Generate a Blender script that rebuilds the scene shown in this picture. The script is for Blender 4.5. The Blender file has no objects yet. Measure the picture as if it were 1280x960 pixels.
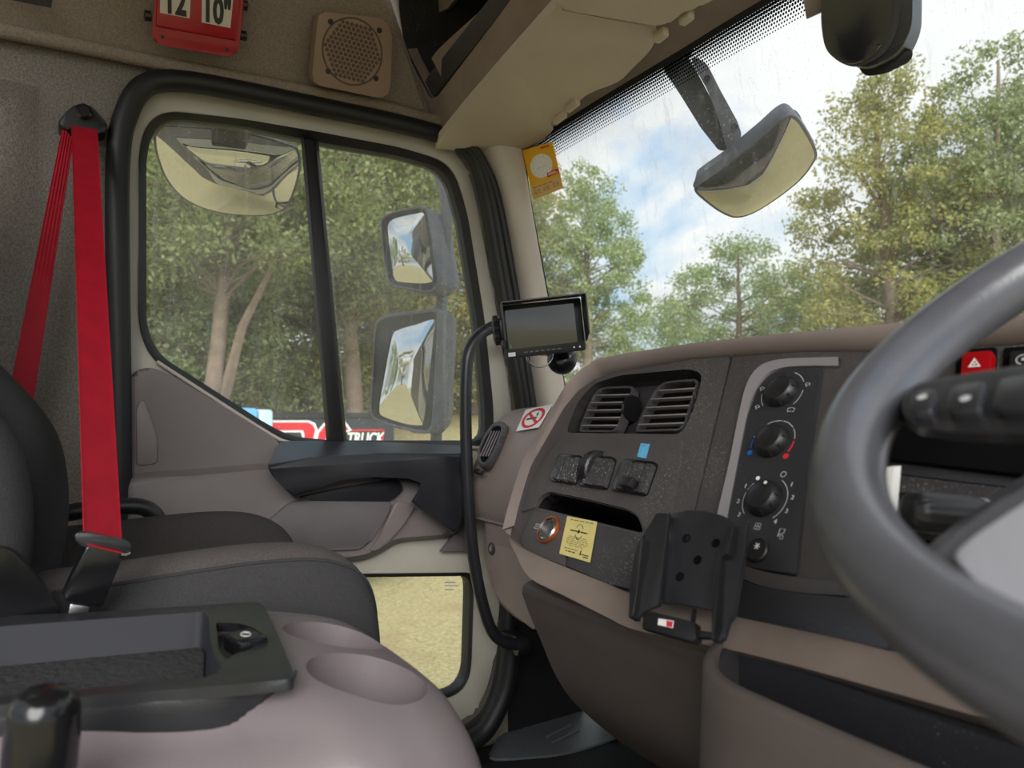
import bpy, bmesh, math, random
import numpy as np
from mathutils import Vector, Matrix
V = Vector
sc = bpy.context.scene
COL = sc.collection
PI = math.pi

# ------------------------------------------------------------------ camera
FPX = 920.0
YAW = math.radians(57.0)          # looking left of straight ahead (+Y is the truck's front)
PITCH = math.atan(25 / FPX)
cam_d = bpy.data.cameras.new('camera')
cam = bpy.data.objects.new('camera', cam_d)
COL.objects.link(cam)
cam_d.sensor_width = 36.0
cam_d.lens = 36.0 * FPX / 1280
cam_d.clip_start = 0.02
cam_d.clip_end = 500
cam.location = (0, 0, 0)
cam.rotation_euler = (PI / 2 + PITCH, 0, YAW)
cam_d.dof.use_dof = True
cam_d.dof.focus_distance = 1.15
cam_d.dof.aperture_fstop = 7.5
sc.camera = cam

# ------------------------------------------------------------------ world: bright sky with broken cloud
w = bpy.data.worlds.new('sky')
sc.world = w
w.use_nodes = True
nt = w.node_tree
nt.nodes.clear()
def wn(t, **k):
    n = nt.nodes.new(t)
    for a, b in k.items(): setattr(n, a, b)
    return n
wl = nt.links.new
tc = wn('ShaderNodeTexCoord')
sep = wn('ShaderNodeSeparateXYZ'); wl(tc.outputs['Generated'], sep.inputs[0])
den = wn('ShaderNodeMath', operation='ADD'); wl(sep.outputs[2], den.inputs[0]); den.inputs[1].default_value = 0.35
den2 = wn('ShaderNodeMath', operation='MAXIMUM'); wl(den.outputs[0], den2.inputs[0]); den2.inputs[1].default_value = 0.12
dvx = wn('ShaderNodeMath', operation='DIVIDE'); wl(sep.outputs[0], dvx.inputs[0]); wl(den2.outputs[0], dvx.inputs[1])
dvy = wn('ShaderNodeMath', operation='DIVIDE'); wl(sep.outputs[1], dvy.inputs[0]); wl(den2.outputs[0], dvy.inputs[1])
cmb = wn('ShaderNodeCombineXYZ'); wl(dvx.outputs[0], cmb.inputs[0]); wl(dvy.outputs[0], cmb.inputs[1]); cmb.inputs[2].default_value = 3.1
n1 = wn('ShaderNodeTexNoise'); wl(cmb.outputs[0], n1.inputs['Vector'])
n1.inputs['Scale'].default_value = 1.7; n1.inputs['Detail'].default_value = 8; n1.inputs['Roughness'].default_value = 0.56; n1.inputs['Distortion'].default_value = 0.25
rmp = wn('ShaderNodeValToRGB'); wl(n1.outputs['Fac'], rmp.inputs[0])
rmp.color_ramp.elements[0].position = 0.37; rmp.color_ramp.elements[0].color = (0, 0, 0, 1)
rmp.color_ramp.elements[1].position = 0.50; rmp.color_ramp.elements[1].color = (1, 1, 1, 1)
n2 = wn('ShaderNodeTexNoise'); wl(cmb.outputs[0], n2.inputs['Vector'])
n2.inputs['Scale'].default_value = 1.5; n2.inputs['Detail'].default_value = 4; n2.inputs['Roughness'].default_value = 0.5
cld = wn('ShaderNodeValToRGB'); wl(n2.outputs['Fac'], cld.inputs[0])
cld.color_ramp.elements[0].position = 0.34; cld.color_ramp.elements[0].color = (0.50, 0.54, 0.60, 1)
cld.color_ramp.elements[1].position = 0.56; cld.color_ramp.elements[1].color = (1.0, 1.0, 1.0, 1)
blu = wn('ShaderNodeValToRGB'); wl(sep.outputs[2], blu.inputs[0])
blu.color_ramp.elements[0].position = 0.0; blu.color_ramp.elements[0].color = (0.52, 0.76, 0.95, 1)
blu.color_ramp.elements[1].position = 0.7; blu.color_ramp.elements[1].color = (0.16, 0.40, 0.80, 1)
mx = wn('ShaderNodeMixRGB'); wl(rmp.outputs[0], mx.inputs[0]); wl(blu.outputs[0], mx.inputs[1]); wl(cld.outputs[0], mx.inputs[2])
bg = wn('ShaderNodeBackground'); wl(mx.outputs[0], bg.inputs[0]); bg.inputs[1].default_value = 0.72
wo = wn('ShaderNodeOutputWorld'); wl(bg.outputs[0], wo.inputs[0])

# sun, softened by thin cloud, high on the driver's side behind the cab
sun_d = bpy.data.lights.new('sun', 'SUN')
sun = bpy.data.objects.new('sun', sun_d); COL.objects.link(sun)
sun_d.energy = 3.2; sun_d.angle = math.radians(45); sun_d.color = (1.0, 0.98, 0.96)
sun.location = (6, -4, 12)
sun.rotation_euler = (V((0.74, -0.42, 0.55))).to_track_quat('Z', 'Y').to_euler()

sc.view_settings.view_transform = 'Standard'
sc.view_settings.look = 'None'
sc.view_settings.exposure = 0.62
sc.view_settings.gamma = 1.0
sc.view_settings.use_curve_mapping = False

# ------------------------------------------------------------------ measuring helpers: where a sight line meets a known surface of the cab
_f = V((-math.sin(YAW) * math.cos(PITCH), math.cos(YAW) * math.cos(PITCH), math.sin(PITCH)))
_r = V((math.cos(YAW), math.sin(YAW), 0))
_u = _r.cross(_f)
def ray(x, y): return _f + _r * ((x - 640) / FPX) - _u * ((y - 480) / FPX)
def onp(x, y, p, n):
    d = ray(x, y); return d * (V(p).dot(V(n)) / d.dot(V(n)))
def onX(x, y, X): d = ray(x, y); return d * (X / d.x)
def onY(x, y, Y): d = ray(x, y); return d * (Y / d.y)
def onZ(x, y, Z): d = ray(x, y); return d * (Z / d.z)
def onD(x, y, D): return ray(x, y) * D
def LX(pts, X): return [onX(x, y, X) for x, y in pts]
def LY(pts, Y): return [onY(x, y, Y) for x, y in pts]
def LZ(pts, Z): return [onZ(x, y, Z) for x, y in pts]
def LP(pts, p, n): return [onp(x, y, p, n) for x, y in pts]

# ------------------------------------------------------------------ materials
def S(r, g, b):
    f = lambda c: (c / 255 / 12.92) if c / 255 <= 0.04045 else ((c / 255 + 0.055) / 1.055) ** 2.4
    return (f(r), f(g), f(b), 1)
MATS = {}
def mat(name, col, rough=0.5, metal=0.0, spec=0.5, bump=None, var=None, coat=0.0, speck=None, trans=0.0, emit=None, bdist=0.002):
    """procedural principled material: bump=(scale,strength), var=(scale,amount), speck=(scale,threshold,colour)"""
    if name in MATS: return MATS[name]
    m = bpy.data.materials.new(name); m.use_nodes = True
    t = m.node_tree; N = t.nodes; L = t.links.new
    b = N['Principled BSDF']
    b.inputs['Base Color'].default_value = col
    b.inputs['Roughness'].default_value = rough
    b.inputs['Metallic'].default_value = metal
    b.inputs['Specular IOR Level'].default_value = spec
    b.inputs['Coat Weight'].default_value = coat
    if trans: b.inputs['Transmission Weight'].default_value = trans
    if emit:
        b.inputs['Emission Color'].default_value = emit[0]; b.inputs['Emission Strength'].default_value = emit[1]
    co = N.new('ShaderNodeTexCoord')
    out = None
    if var:
        n = N.new('ShaderNodeTexNoise'); n.inputs['Scale'].default_value = var[0]; n.inputs['Detail'].default_value = 5; n.inputs['Roughness'].default_value = 0.6
        L(co.outputs['Object'], n.inputs['Vector'])
        mr = N.new('ShaderNodeMapRange'); mr.inputs[1].default_value = 0.3; mr.inputs[2].default_value = 0.7
        mr.inputs[3].default_value = 1 - var[1]; mr.inputs[4].default_value = 1 + var[1]
        L(n.outputs['Fac'], mr.inputs[0])
        mm = N.new('ShaderNodeMixRGB'); mm.blend_type = 'MULTIPLY'; mm.inputs[0].default_value = 1; mm.inputs[1].default_value = col
        L(mr.outputs[0], mm.inputs[2]); out = mm.outputs[0]
    if speck:
        n = N.new('ShaderNodeTexNoise'); n.inputs['Scale'].default_value = speck[0]; n.inputs['Detail'].default_value = 2
        L(co.outputs['Object'], n.inputs['Vector'])
        mr = N.new('ShaderNodeMapRange'); mr.inputs[1].default_value = speck[1]; mr.inputs[2].default_value = speck[1] + 0.08
        L(n.outputs['Fac'], mr.inputs[0])
        n3 = N.new('ShaderNodeTexNoise'); n3.inputs['Scale'].default_value = 9; L(co.outputs['Object'], n3.inputs['Vector'])
        mr3 = N.new('ShaderNodeMapRange'); mr3.inputs[1].default_value = 0.42; mr3.inputs[2].default_value = 0.7; L(n3.outputs['Fac'], mr3.inputs[0])
        mu = N.new('ShaderNodeMath'); mu.operation = 'MULTIPLY'; L(mr.outputs[0], mu.inputs[0]); L(mr3.outputs[0], mu.inputs[1])
        mm = N.new('ShaderNodeMixRGB'); L(mu.outputs[0], mm.inputs[0]); mm.inputs[1].default_value = col; mm.inputs[2].default_value = speck[2]
        if out: L(out, mm.inputs[1])
        out = mm.outputs[0]
    if out: L(out, b.inputs['Base Color'])
    if bump:
        n = N.new('ShaderNodeTexNoise'); n.inputs['Scale'].default_value = bump[0]; n.inputs['Detail'].default_value = 3
        L(co.outputs['Object'], n.inputs['Vector'])
        bp = N.new('ShaderNodeBump'); bp.inputs['Strength'].default_value = bump[1]; bp.inputs['Distance'].default_value = bdist
        L(n.outputs['Fac'], bp.inputs['Height']); L(bp.outputs[0], b.inputs['Normal'])
    MATS[name] = m
    return m

M = {}
M['cream'] = mat('painted door metal', S(196, 192, 178), 0.32, bump=(30, 0.02), var=(12, 0.05))
M['pillar'] = mat('pale grey pillar plastic', S(196, 187, 174), 0.55, bump=(900, 0.12), var=(8, 0.05))
M['visor'] = mat('cream visor vinyl', S(196, 184, 165), 0.6, bump=(700, 0.15), var=(6, 0.05))
M['mauve'] = mat('mauve grey dash plastic', S(140, 127, 121), 0.5, bump=(800, 0.2), var=(10, 0.08))
M['mauve_console'] = mat('mauve grey console plastic', S(116, 107, 109), 0.36, bump=(700, 0.15), var=(9, 0.06))
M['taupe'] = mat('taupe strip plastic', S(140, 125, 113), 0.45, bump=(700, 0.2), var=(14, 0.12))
M['trimgrey'] = mat('grey door trim plastic', S(122, 114, 112), 0.42, bump=(900, 0.18), var=(8, 0.06))
M['trimgrey2'] = mat('dark grey door card', S(102, 97, 97), 0.6, bump=(1200, 0.25), var=(20, 0.06))
M['dashdark'] = mat('charcoal dash plastic', S(69, 65, 64), 0.48, bump=(900, 0.25), var=(12, 0.1), speck=(700, 0.62, S(170, 165, 160)))
M['dashdark2'] = mat('dark charcoal panel plastic', S(54, 52, 53), 0.42, bump=(900, 0.2), var=(12, 0.1), speck=(600, 0.61, S(190, 188, 185)))
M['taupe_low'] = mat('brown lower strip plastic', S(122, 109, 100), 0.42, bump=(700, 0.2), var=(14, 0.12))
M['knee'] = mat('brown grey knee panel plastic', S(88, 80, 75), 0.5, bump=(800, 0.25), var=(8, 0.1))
M['climate'] = mat('black climate panel plastic', S(44, 44, 47), 0.4, bump=(900, 0.15), speck=(700, 0.66, S(140, 140, 140)))
M['silver'] = mat('satin grey strip', S(150, 146, 148), 0.35, metal=0.35, bump=(800, 0.15))
M['black'] = mat('black plastic', S(30, 30, 32), 0.38, bump=(900, 0.12))
M['blackgloss'] = mat('gloss black plastic', S(20, 20, 22), 0.2, bump=(300, 0.04))
M['blacksatin'] = mat('satin black plastic', S(38, 39, 43), 0.33, bump=(500, 0.12), var=(30, 0.15))
M['blackmatt'] = mat('matt black plastic', S(17, 17, 18), 0.7)
M['void'] = mat('black recess', S(10, 10, 11), 0.9, spec=0.1)
M['rubber'] = mat('black rubber seal', S(26, 26, 27), 0.5, bump=(200, 0.1))
M['fabric'] = mat('grey brown headlining fabric', S(148, 136, 124), 0.95, spec=0.1, bump=(420, 0.7), var=(300, 0.25), bdist=0.003)
M['fabric_wall'] = mat('speckled grey wall carpet', S(132, 126, 118), 0.95, spec=0.1, bump=(360, 0.8), var=(260, 0.35), bdist=0.003)
M['seatblack'] = mat('black seat fabric', S(64, 63, 64), 0.9, spec=0.15, bump=(900, 0.5), var=(500, 0.2))
M['seatgrey'] = mat('charcoal grey seat fabric', S(92, 87, 86), 0.95, spec=0.15, bump=(800, 0.6), var=(450, 0.3))
M['seatdark'] = mat('dark grey seat centre fabric', S(66, 62, 61), 0.95, spec=0.15, bump=(800, 0.6), var=(450, 0.3))
M['belt'] = mat('red belt webbing', S(162, 14, 36), 0.6, spec=0.3, bump=(1200, 0.3), var=(40, 0.12))
M['redplastic'] = mat('red plastic', S(160, 3, 16), 0.3, var=(20, 0.1))
M['white'] = mat('white print', S(235, 233, 228), 0.5)
M['offwhite'] = mat('off white card', S(205, 195, 180), 0.5)
M['ink'] = mat('black ink', S(25, 24, 26), 0.5)
M['greyink'] = mat('grey print', S(190, 190, 190), 0.5)
M['redink'] = mat('red print', S(205, 40, 48), 0.5)
M['blueink'] = mat('blue print', S(20, 100, 190), 0.5)
M['yellow'] = mat('yellow card', S(238, 178, 20), 0.5)
M['gold'] = mat('gold foil sticker', S(205, 190, 120), 0.4, var=(60, 0.06))
M['copper'] = mat('copper ring', S(225, 120, 60), 0.25, metal=0.8)
M['steel'] = mat('bright steel', S(200, 200, 200), 0.25, metal=1.0)
M['mirrorcase'] = mat('weathered mirror plastic', S(100, 103, 112), 0.55, bump=(300, 0.2), var=(40, 0.15), speck=(160, 0.62, S(205, 205, 205)))
M['mirror'] = mat('mirror glass', S(215, 215, 212), 0.02, metal=1.0)
M['mirror_dull'] = mat('dusty mirror glass', S(190, 188, 182), 0.08, metal=1.0, var=(30, 0.06))
M['wheel'] = mat('worn dark grey wheel leather', S(80, 81, 86), 0.30, spec=0.8, bump=(350, 0.08), var=(16, 0.18))
M['spoke'] = mat('grey wheel spoke plastic', S(150, 150, 155), 0.32, bump=(400, 0.06))
M['mat'] = mat('black rubber floor mat', S(92, 96, 99), 0.36, bump=(320, 0.6), speck=(420, 0.6, S(130, 132, 134)))
M['carpet'] = mat('dark floor covering', S(34, 34, 36), 0.7, bump=(420, 0.9), var=(300, 0.3))
M['screen'] = mat('dark monitor screen', S(26, 30, 31), 0.05, spec=1.0)
M['bluetape'] = mat('blue tape', S(90, 165, 205), 0.5, var=(200, 0.15))
M['bark'] = mat('tree bark', S(128, 113, 98), 0.9, spec=0.1, bump=(14, 0.6), var=(6, 0.25), bdist=0.02)
M['lorryblack'] = mat('black lorry panel', S(44, 46, 52), 0.35, var=(2, 0.1))
M['signred'] = mat('red sign paint', S(215, 35, 48), 0.4)
M['signwhite'] = mat('white sign paint', S(238, 236, 234), 0.4)
M['tarp'] = mat('blue sheet', S(110, 180, 230), 0.5, var=(3, 0.15))

def glass_mat(name, tint, dirt, streak):
    """clear pane with faint streaks of road dirt and dried rain"""
    m = bpy.data.materials.new(name); m.use_nodes = True
    t = m.node_tree; N = t.nodes; L = t.links.new; N.clear()
    o = N.new('ShaderNodeOutputMaterial')
    tr = N.new('ShaderNodeBsdfTransparent'); tr.inputs[0].default_value = tint
    gl = N.new('ShaderNodeBsdfGlossy'); gl.inputs['Roughness'].default_value = 0.02
    fr = N.new('ShaderNodeFresnel'); fr.inputs[0].default_value = 1.45
    fm = N.new('ShaderNodeMath'); fm.operation = 'MULTIPLY'; fm.inputs[1].default_value = 0.5; L(fr.outputs[0], fm.inputs[0])
    m1 = N.new('ShaderNodeMixShader'); L(fm.outputs[0], m1.inputs[0]); L(tr.outputs[0], m1.inputs[1]); L(gl.outputs[0], m1.inputs[2])
    df = N.new('ShaderNodeBsdfDiffuse'); df.inputs[0].default_value = (0.78, 0.78, 0.74, 1)
    tl = N.new('ShaderNodeBsdfTranslucent'); tl.inputs[0].default_value = (0.85, 0.86, 0.84, 1)
    m2 = N.new('ShaderNodeMixShader'); m2.inputs[0].default_value = 0.6; L(df.outputs[0], m2.inputs[1]); L(tl.outputs[0], m2.inputs[2])
    co = N.new('ShaderNodeTexCoord')
    mp = N.new('ShaderNodeMapping'); mp.inputs['Scale'].default_value = (60, 60, 1.6); mp.inputs['Rotation'].default_value = (0.05, 0.06, 0); L(co.outputs['Object'], mp.inputs[0])
    n1 = N.new('ShaderNodeTexNoise'); n1.inputs['Scale'].default_value = 1.0; n1.inputs['Detail'].default_value = 6; n1.inputs['Roughness'].default_value = 0.7; L(mp.outputs[0], n1.inputs['Vector'])
    r1 = N.new('ShaderNodeMapRange'); r1.inputs[1].default_value = 0.55; r1.inputs[2].default_value = 0.85; r1.inputs[3].default_value = 0; r1.inputs[4].default_value = streak; L(n1.outputs['Fac'], r1.inputs[0])
    n2 = N.new('ShaderNodeTexNoise'); n2.inputs['Scale'].default_value = 4; n2.inputs['Detail'].default_value = 8; n2.inputs['Roughness'].default_value = 0.7; L(co.outputs['Object'], n2.inputs['Vector'])
    r2 = N.new('ShaderNodeMapRange'); r2.inputs[1].default_value = 0.3; r2.inputs[2].default_value = 0.75; r2.inputs[3].default_value = dirt * 0.3; r2.inputs[4].default_value = dirt * 1.7; L(n2.outputs['Fac'], r2.inputs[0])
    n3 = N.new('ShaderNodeTexNoise'); n3.inputs['Scale'].default_value = 260; n3.inputs['Detail'].default_value = 1; L(co.outputs['Object'], n3.inputs['Vector'])
    r3 = N.new('ShaderNodeMapRange'); r3.inputs[1].default_value = 0.70; r3.inputs[2].default_value = 0.78; r3.inputs[3].default_value = 0; r3.inputs[4].default_value = 0.35; L(n3.outputs['Fac'], r3.inputs[0])
    a1 = N.new('ShaderNodeMath'); a1.operation = 'ADD'; L(r1.outputs[0], a1.inputs[0]); L(r2.outputs[0], a1.inputs[1])
    a2 = N.new('ShaderNodeMath'); a2.operation = 'ADD'; a2.use_clamp = True; L(a1.outputs[0], a2.inputs[0]); L(r3.outputs[0], a2.inputs[1])
    m3 = N.new('ShaderNodeMixShader'); L(a2.outputs[0], m3.inputs[0]); L(m1.outputs[0], m3.inputs[1]); L(m2.outputs[0], m3.inputs[2])
    L(m3.outputs[0], o.inputs[0])
    return m
M['glass_side'] = glass_mat('dusty side glass', (0.93, 0.95, 0.92, 1), 0.15, 0.36)
M['glass_screen'] = glass_mat('streaked windscreen glass', (0.94, 0.97, 0.96, 1), 0.08, 0.40)
M['glass_low'] = glass_mat('lower door glass', (0.97, 0.97, 0.95, 1), 0.01, 0.03)

def dots_mat():
    """printed dot band of the windscreen: dots shrink away from the edge (u runs along, v across)"""
    m = bpy.data.materials.new('printed dot band'); m.use_nodes = True
    t = m.node_tree; N = t.nodes; L = t.links.new; N.clear()
    o = N.new('ShaderNodeOutputMaterial'); uv = N.new('ShaderNodeUVMap'); sp = N.new('ShaderNodeSeparateXYZ'); L(uv.outputs[0], sp.inputs[0])
    def mth(op, a, b=None):
        n = N.new('ShaderNodeMath'); n.operation = op
        for i, q in enumerate((a, b)):
            if q is None: continue
            if isinstance(q, (int, float)): n.inputs[i].default_value = q
            else: L(q, n.inputs[i])
        return n.outputs[0]
    u = mth('MULTIPLY', sp.outputs[0], 420.0); v = mth('MULTIPLY', sp.outputs[1], 8.0)
    row = mth('FLOOR', v); odd = mth('MULTIPLY', mth('MODULO', row, 2.0), 0.5)
    fu = mth('SUBTRACT', mth('FRACT', mth('ADD', u, odd)), 0.5); fv = mth('SUBTRACT', mth('FRACT', v), 0.5)
    d = mth('SQRT', mth('ADD', mth('MULTIPLY', fu, fu), mth('MULTIPLY', fv, fv)))
    rad = mth('SUBTRACT', 0.56, mth('MULTIPLY', mth('DIVIDE', row, 8.0), 0.36))
    msk = mth('LESS_THAN', d, rad)
    tr = N.new('ShaderNodeBsdfTransparent'); df = N.new('ShaderNodeBsdfDiffuse'); df.inputs[0].default_value = S(14, 14, 15)
    mx = N.new('ShaderNodeMixShader'); L(msk, mx.inputs[0]); L(tr.outputs[0], mx.inputs[1]); L(df.outputs[0], mx.inputs[2]); L(mx.outputs[0], o.inputs[0])
    return m
M['dots'] = dots_mat()

def leaf_mat(name, c1, c2, c3):
    m = bpy.data.materials.new(name); m.use_nodes = True
    t = m.node_tree; N = t.nodes; L = t.links.new; N.clear()
    o = N.new('ShaderNodeOutputMaterial')
    g = N.new('ShaderNodeNewGeometry'); rp = N.new('ShaderNodeValToRGB'); L(g.outputs['Random Per Island'], rp.inputs[0])
    e = rp.color_ramp.elements; e[0].position = 0; e[0].color = c1; e[1].position = 1; e[1].color = c3
    x = e.new(0.6); x.color = c2
    d = N.new('ShaderNodeBsdfPrincipled'); d.inputs['Roughness'].default_value = 0.55; d.inputs['Specular IOR Level'].default_value = 0.3; L(rp.outputs[0], d.inputs['Base Color'])
    tl = N.new('ShaderNodeBsdfTranslucent'); L(rp.outputs[0], tl.inputs[0])
    mx = N.new('ShaderNodeMixShader'); mx.inputs[0].default_value = 0.52; L(d.outputs[0], mx.inputs[1]); L(tl.outputs[0], mx.inputs[2]); L(mx.outputs[0], o.inputs[0])
    return m
M['leafA'] = leaf_mat('green ash leaves', S(124, 138, 86), S(150, 160, 108), S(186, 192, 138))
M['leafB'] = leaf_mat('pale green leaves', S(138, 158, 108), S(166, 182, 130), S(196, 208, 162))
M['leafC'] = leaf_mat('yellow green leaves', S(138, 144, 84), S(166, 168, 104), S(204, 192, 122))
M['grassblade'] = leaf_mat('dry grass blades', S(176, 166, 104), S(205, 193, 132), S(226, 214, 158))

def ground_mat():
    m = bpy.data.materials.new('dry lawn'); m.use_nodes = True
    t = m.node_tree; N = t.nodes; L = t.links.new
    b = N['Principled BSDF']; b.inputs['Roughness'].default_value = 0.95; b.inputs['Specular IOR Level'].default_value = 0.1
    co = N.new('ShaderNodeTexCoord')
    n1 = N.new('ShaderNodeTexNoise'); n1.inputs['Scale'].default_value = 26; n1.inputs['Detail'].default_value = 8; n1.inputs['Roughness'].default_value = 0.75; L(co.outputs['Object'], n1.inputs[0])
    r = N.new('ShaderNodeValToRGB'); L(n1.outputs['Fac'], r.inputs[0])
    e = r.color_ramp.elements; e[0].position = 0.3; e[0].color = S(150, 140, 96); e[1].position = 0.7; e[1].color = S(216, 204, 158)
    n2 = N.new('ShaderNodeTexNoise'); n2.inputs['Scale'].default_value = 1.3; n2.inputs['Detail'].default_value = 6; L(co.outputs['Object'], n2.inputs[0])
    r2 = N.new('ShaderNodeMapRange'); r2.inputs[1].default_value = 0.58; r2.inputs[2].default_value = 0.9; L(n2.outputs['Fac'], r2.inputs[0])
    mx = N.new('ShaderNodeMixRGB'); L(r2.outputs[0], mx.inputs[0]); L(r.outputs[0], mx.inputs[1]); mx.inputs[2].default_value = S(168, 144, 112)
    L(mx.outputs[0], b.inputs['Base Color'])
    bp = N.new('ShaderNodeBump'); bp.inputs['Strength'].default_value = 0.6; bp.inputs['Distance'].default_value = 0.03; L(n1.outputs['Fac'], bp.inputs['Height']); L(bp.outputs[0], b.inputs['Normal'])
    return m
M['ground'] = ground_mat()

# ------------------------------------------------------------------ mesh helpers
LOCS = {}
def thing(name, label, cat, loc=(0, 0, 0), group=None, kind=None):
    o = bpy.data.objects.new(name, None); COL.objects.link(o)
    o.location = loc; o.empty_display_size = 0.05
    LOCS[o.name] = V(loc)
    if label: o['label'] = label
    if cat: o['category'] = cat
    if group: o['group'] = group
    if kind: o['kind'] = kind
    return o
def tag(o, label, cat=None, group=None, kind=None):
    o['label'] = label
    if cat: o['category'] = cat
    if group: o['group'] = group
    if kind: o['kind'] = kind
    return o
def adopt(o, parent):
    if parent is not None:
        o.parent = parent
        if parent.name in LOCS: o.matrix_parent_inverse = Matrix.Translation(-LOCS[parent.name])
    return o
def link(name, me, m, parent=None, ang=38, label=None):
    me.materials.clear()
    for q in (m if isinstance(m, (list, tuple)) else [m]): me.materials.append(q)
    o = bpy.data.objects.new(name, me); COL.objects.link(o)
    if ang:
        me.polygons.foreach_set('use_smooth', [True] * len(me.polygons))
        me.set_sharp_from_angle(angle=math.radians(ang))
    adopt(o, parent)
    if label: o['label'] = label
    return o
def obj(name, bm, m, parent=None, ang=38, label=None):
    bmesh.ops.recalc_face_normals(bm, faces=bm.faces[:])
    me = bpy.data.meshes.new(name); bm.to_mesh(me); bm.free()
    return link(name, me, m, parent, ang, label)

def rnd(pts, r, n=4, closed=True):
    """round the corners of a polygon; r one radius or one per corner"""
    out = []; k = len(pts)
    for i in range(k):
        p = pts[i]
        if not closed and i in (0, k - 1): out.append(p.copy()); continue
        a, b = pts[i - 1], pts[(i + 1) % k]
        rr = r[i] if isinstance(r, (list, tuple)) else r
        da, db = a - p, b - p
        ra = min(rr, da.length * 0.48); rb = min(rr, db.length * 0.48)
        if ra < 1e-6: out.append(p.copy()); continue
        A = p + da.normalized() * ra; B = p + db.normalized() * rb
        for j in range(n + 1):
            t = j / n
            out.append(A * (1 - t) ** 2 + p * 2 * t * (1 - t) + B * t * t)
    return out
def crv(pts, n=6, closed=False):
    """Catmull-Rom through points"""
    k = len(pts); out = []
    g = (lambda i: pts[i % k]) if closed else (lambda i: pts[max(0, min(k - 1, i))])
    for i in range(k if closed else k - 1):
        p0, p1, p2, p3 = g(i - 1), g(i), g(i + 1), g(i + 2)
        for j in range(n):
            t = j / n
            out.append(0.5 * ((2 * p1) + (p2 - p0) * t + (2 * p0 - 5 * p1 + 4 * p2 - p3) * t * t + (3 * p1 - p0 - 3 * p2 + p3) * t ** 3))
    if not closed: out.append(pts[-1].copy())
    return out
def resample(pts, n, closed=False):
    q = list(pts) + ([pts[0]] if closed else [])
    d = [0]
    for a, b in zip(q, q[1:]): d.append(d[-1] + (b - a).length)
    out = []; j = 0
    for i in range(n):
        s = d[-1] * i / (n if closed else n - 1)
        while j < len(d) - 2 and d[j + 1] < s: j += 1
        t = (s - d[j]) / max(1e-9, d[j + 1] - d[j])
        out.append(q[j].lerp(q[j + 1], min(1, t)))
    return out

def add_plate(bm, outer, off, holes=(), bevel=0, seg=2):
    off = V(off)
    if not holes:
        vs = [bm.verts.new(p) for p in outer]
        f = bm.faces.new(vs)
        front = [f]; loops = [vs]
    else:
        loops = []; edges = []
        for lp in [outer] + list(holes):
            vs = [bm.verts.new(p) for p in lp]; loops.append(vs)
            for i in range(len(vs)): edges.append(bm.edges.new((vs[i - 1], vs[i])))
        r = bmesh.ops.triangle_fill(bm, edges=edges, use_beauty=True, use_dissolve=False)
        front = [g for g in r['geom'] if isinstance(g, bmesh.types.BMFace)]
    back = {}
    for lp in loops:
        for v in lp: back[v] = bm.verts.new(v.co + off)
    for f in front: bm.faces.new([back[v] for v in reversed(f.verts)])
    rim = []
    for lp in loops:
        for i in range(len(lp)):
            a, b = lp[i - 1], lp[i]
            bm.faces.new((a, b, back[b], back[a]))
            e = bm.edges.get((a, b))
            if e: rim.append(e)
    if bevel:
        bmesh.ops.bevel(bm, geom=rim, offset=bevel, segments=seg, profile=0.5, affect='EDGES', clamp_overlap=True)
def plate(name, outer, off, m, parent=None, holes=(), bevel=0, seg=2, ang=38, label=None):
    bm = bmesh.new(); add_plate(bm, outer, off, holes, bevel, seg)
    return obj(name, bm, m, parent, ang, label)
def add_prism(bm, A, B, capA=True, capB=True, bevel=0, seg=2):
    a = [bm.verts.new(p) for p in A]; b = [bm.verts.new(p) for p in B]; k = len(a)
    for i in range(k): bm.faces.new((a[i - 1], a[i], b[i], b[i - 1]))
    if capA: bm.faces.new(list(reversed(a)))
    if capB: bm.faces.new(b)
    if bevel:
        es = [bm.edges.get((b[i - 1], b[i])) for i in range(k)]
        bmesh.ops.bevel(bm, geom=es, offset=bevel, segments=seg, profile=0.5, affect='EDGES', clamp_overlap=True)
def prism(name, A, B, m, parent=None, capA=True, capB=True, bevel=0, seg=2, ang=38, label=None):
    bm = bmesh.new(); add_prism(bm, A, B, capA, capB, bevel, seg)
    return obj(name, bm, m, parent, ang, label)
def ringmesh(name, outer, inner, off, m, parent=None, bevel=0, ang=38, label=None, n=None):
    """a frame between two loops that follow one another"""
    n = n or max(len(outer), len(inner), 48)
    O = resample(outer, n, True); I = resample(inner, n, True)
    best = min(range(n), key=lambda k: sum((O[i] - I[(i + k) % n]).length for i in range(0, n, 4)))
    I = I[best:] + I[:best]; off = V(off)
    bm = bmesh.new()
    o = [bm.verts.new(p) for p in O]; i_ = [bm.verts.new(p) for p in I]
    ob = [bm.verts.new(p + off) for p in O]; ib = [bm.verts.new(p + off) for p in I]
    fr = []
    for k in range(n):
        bm.faces.new((o[k - 1], o[k], i_[k], i_[k - 1])); bm.faces.new((ob[k], ob[k - 1], ib[k - 1], ib[k]))
        bm.faces.new((o[k], o[k - 1], ob[k - 1], ob[k])); bm.faces.new((i_[k - 1], i_[k], ib[k], ib[k - 1]))
        fr += [bm.edges.get((o[k - 1], o[k])), bm.edges.get((i_[k - 1], i_[k]))]
    if bevel: bmesh.ops.bevel(bm, geom=fr, offset=bevel, segments=2, profile=0.5, affect='EDGES', clamp_overlap=True)
    return obj(name, bm, m, parent, ang, label)
def add_loft(bm, rows, closed=False, capends=False):
    vr = [[bm.verts.new(p) for p in r] for r in rows]
    for a, b in zip(vr, vr[1:]):
        k = len(a)
        for i in range(0 if closed else 1, k):
            bm.faces.new((a[i - 1], a[i], b[i], b[i - 1]))
    if capends:
        bm.faces.new(list(reversed(vr[0]))); bm.faces.new(vr[-1])
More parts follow.
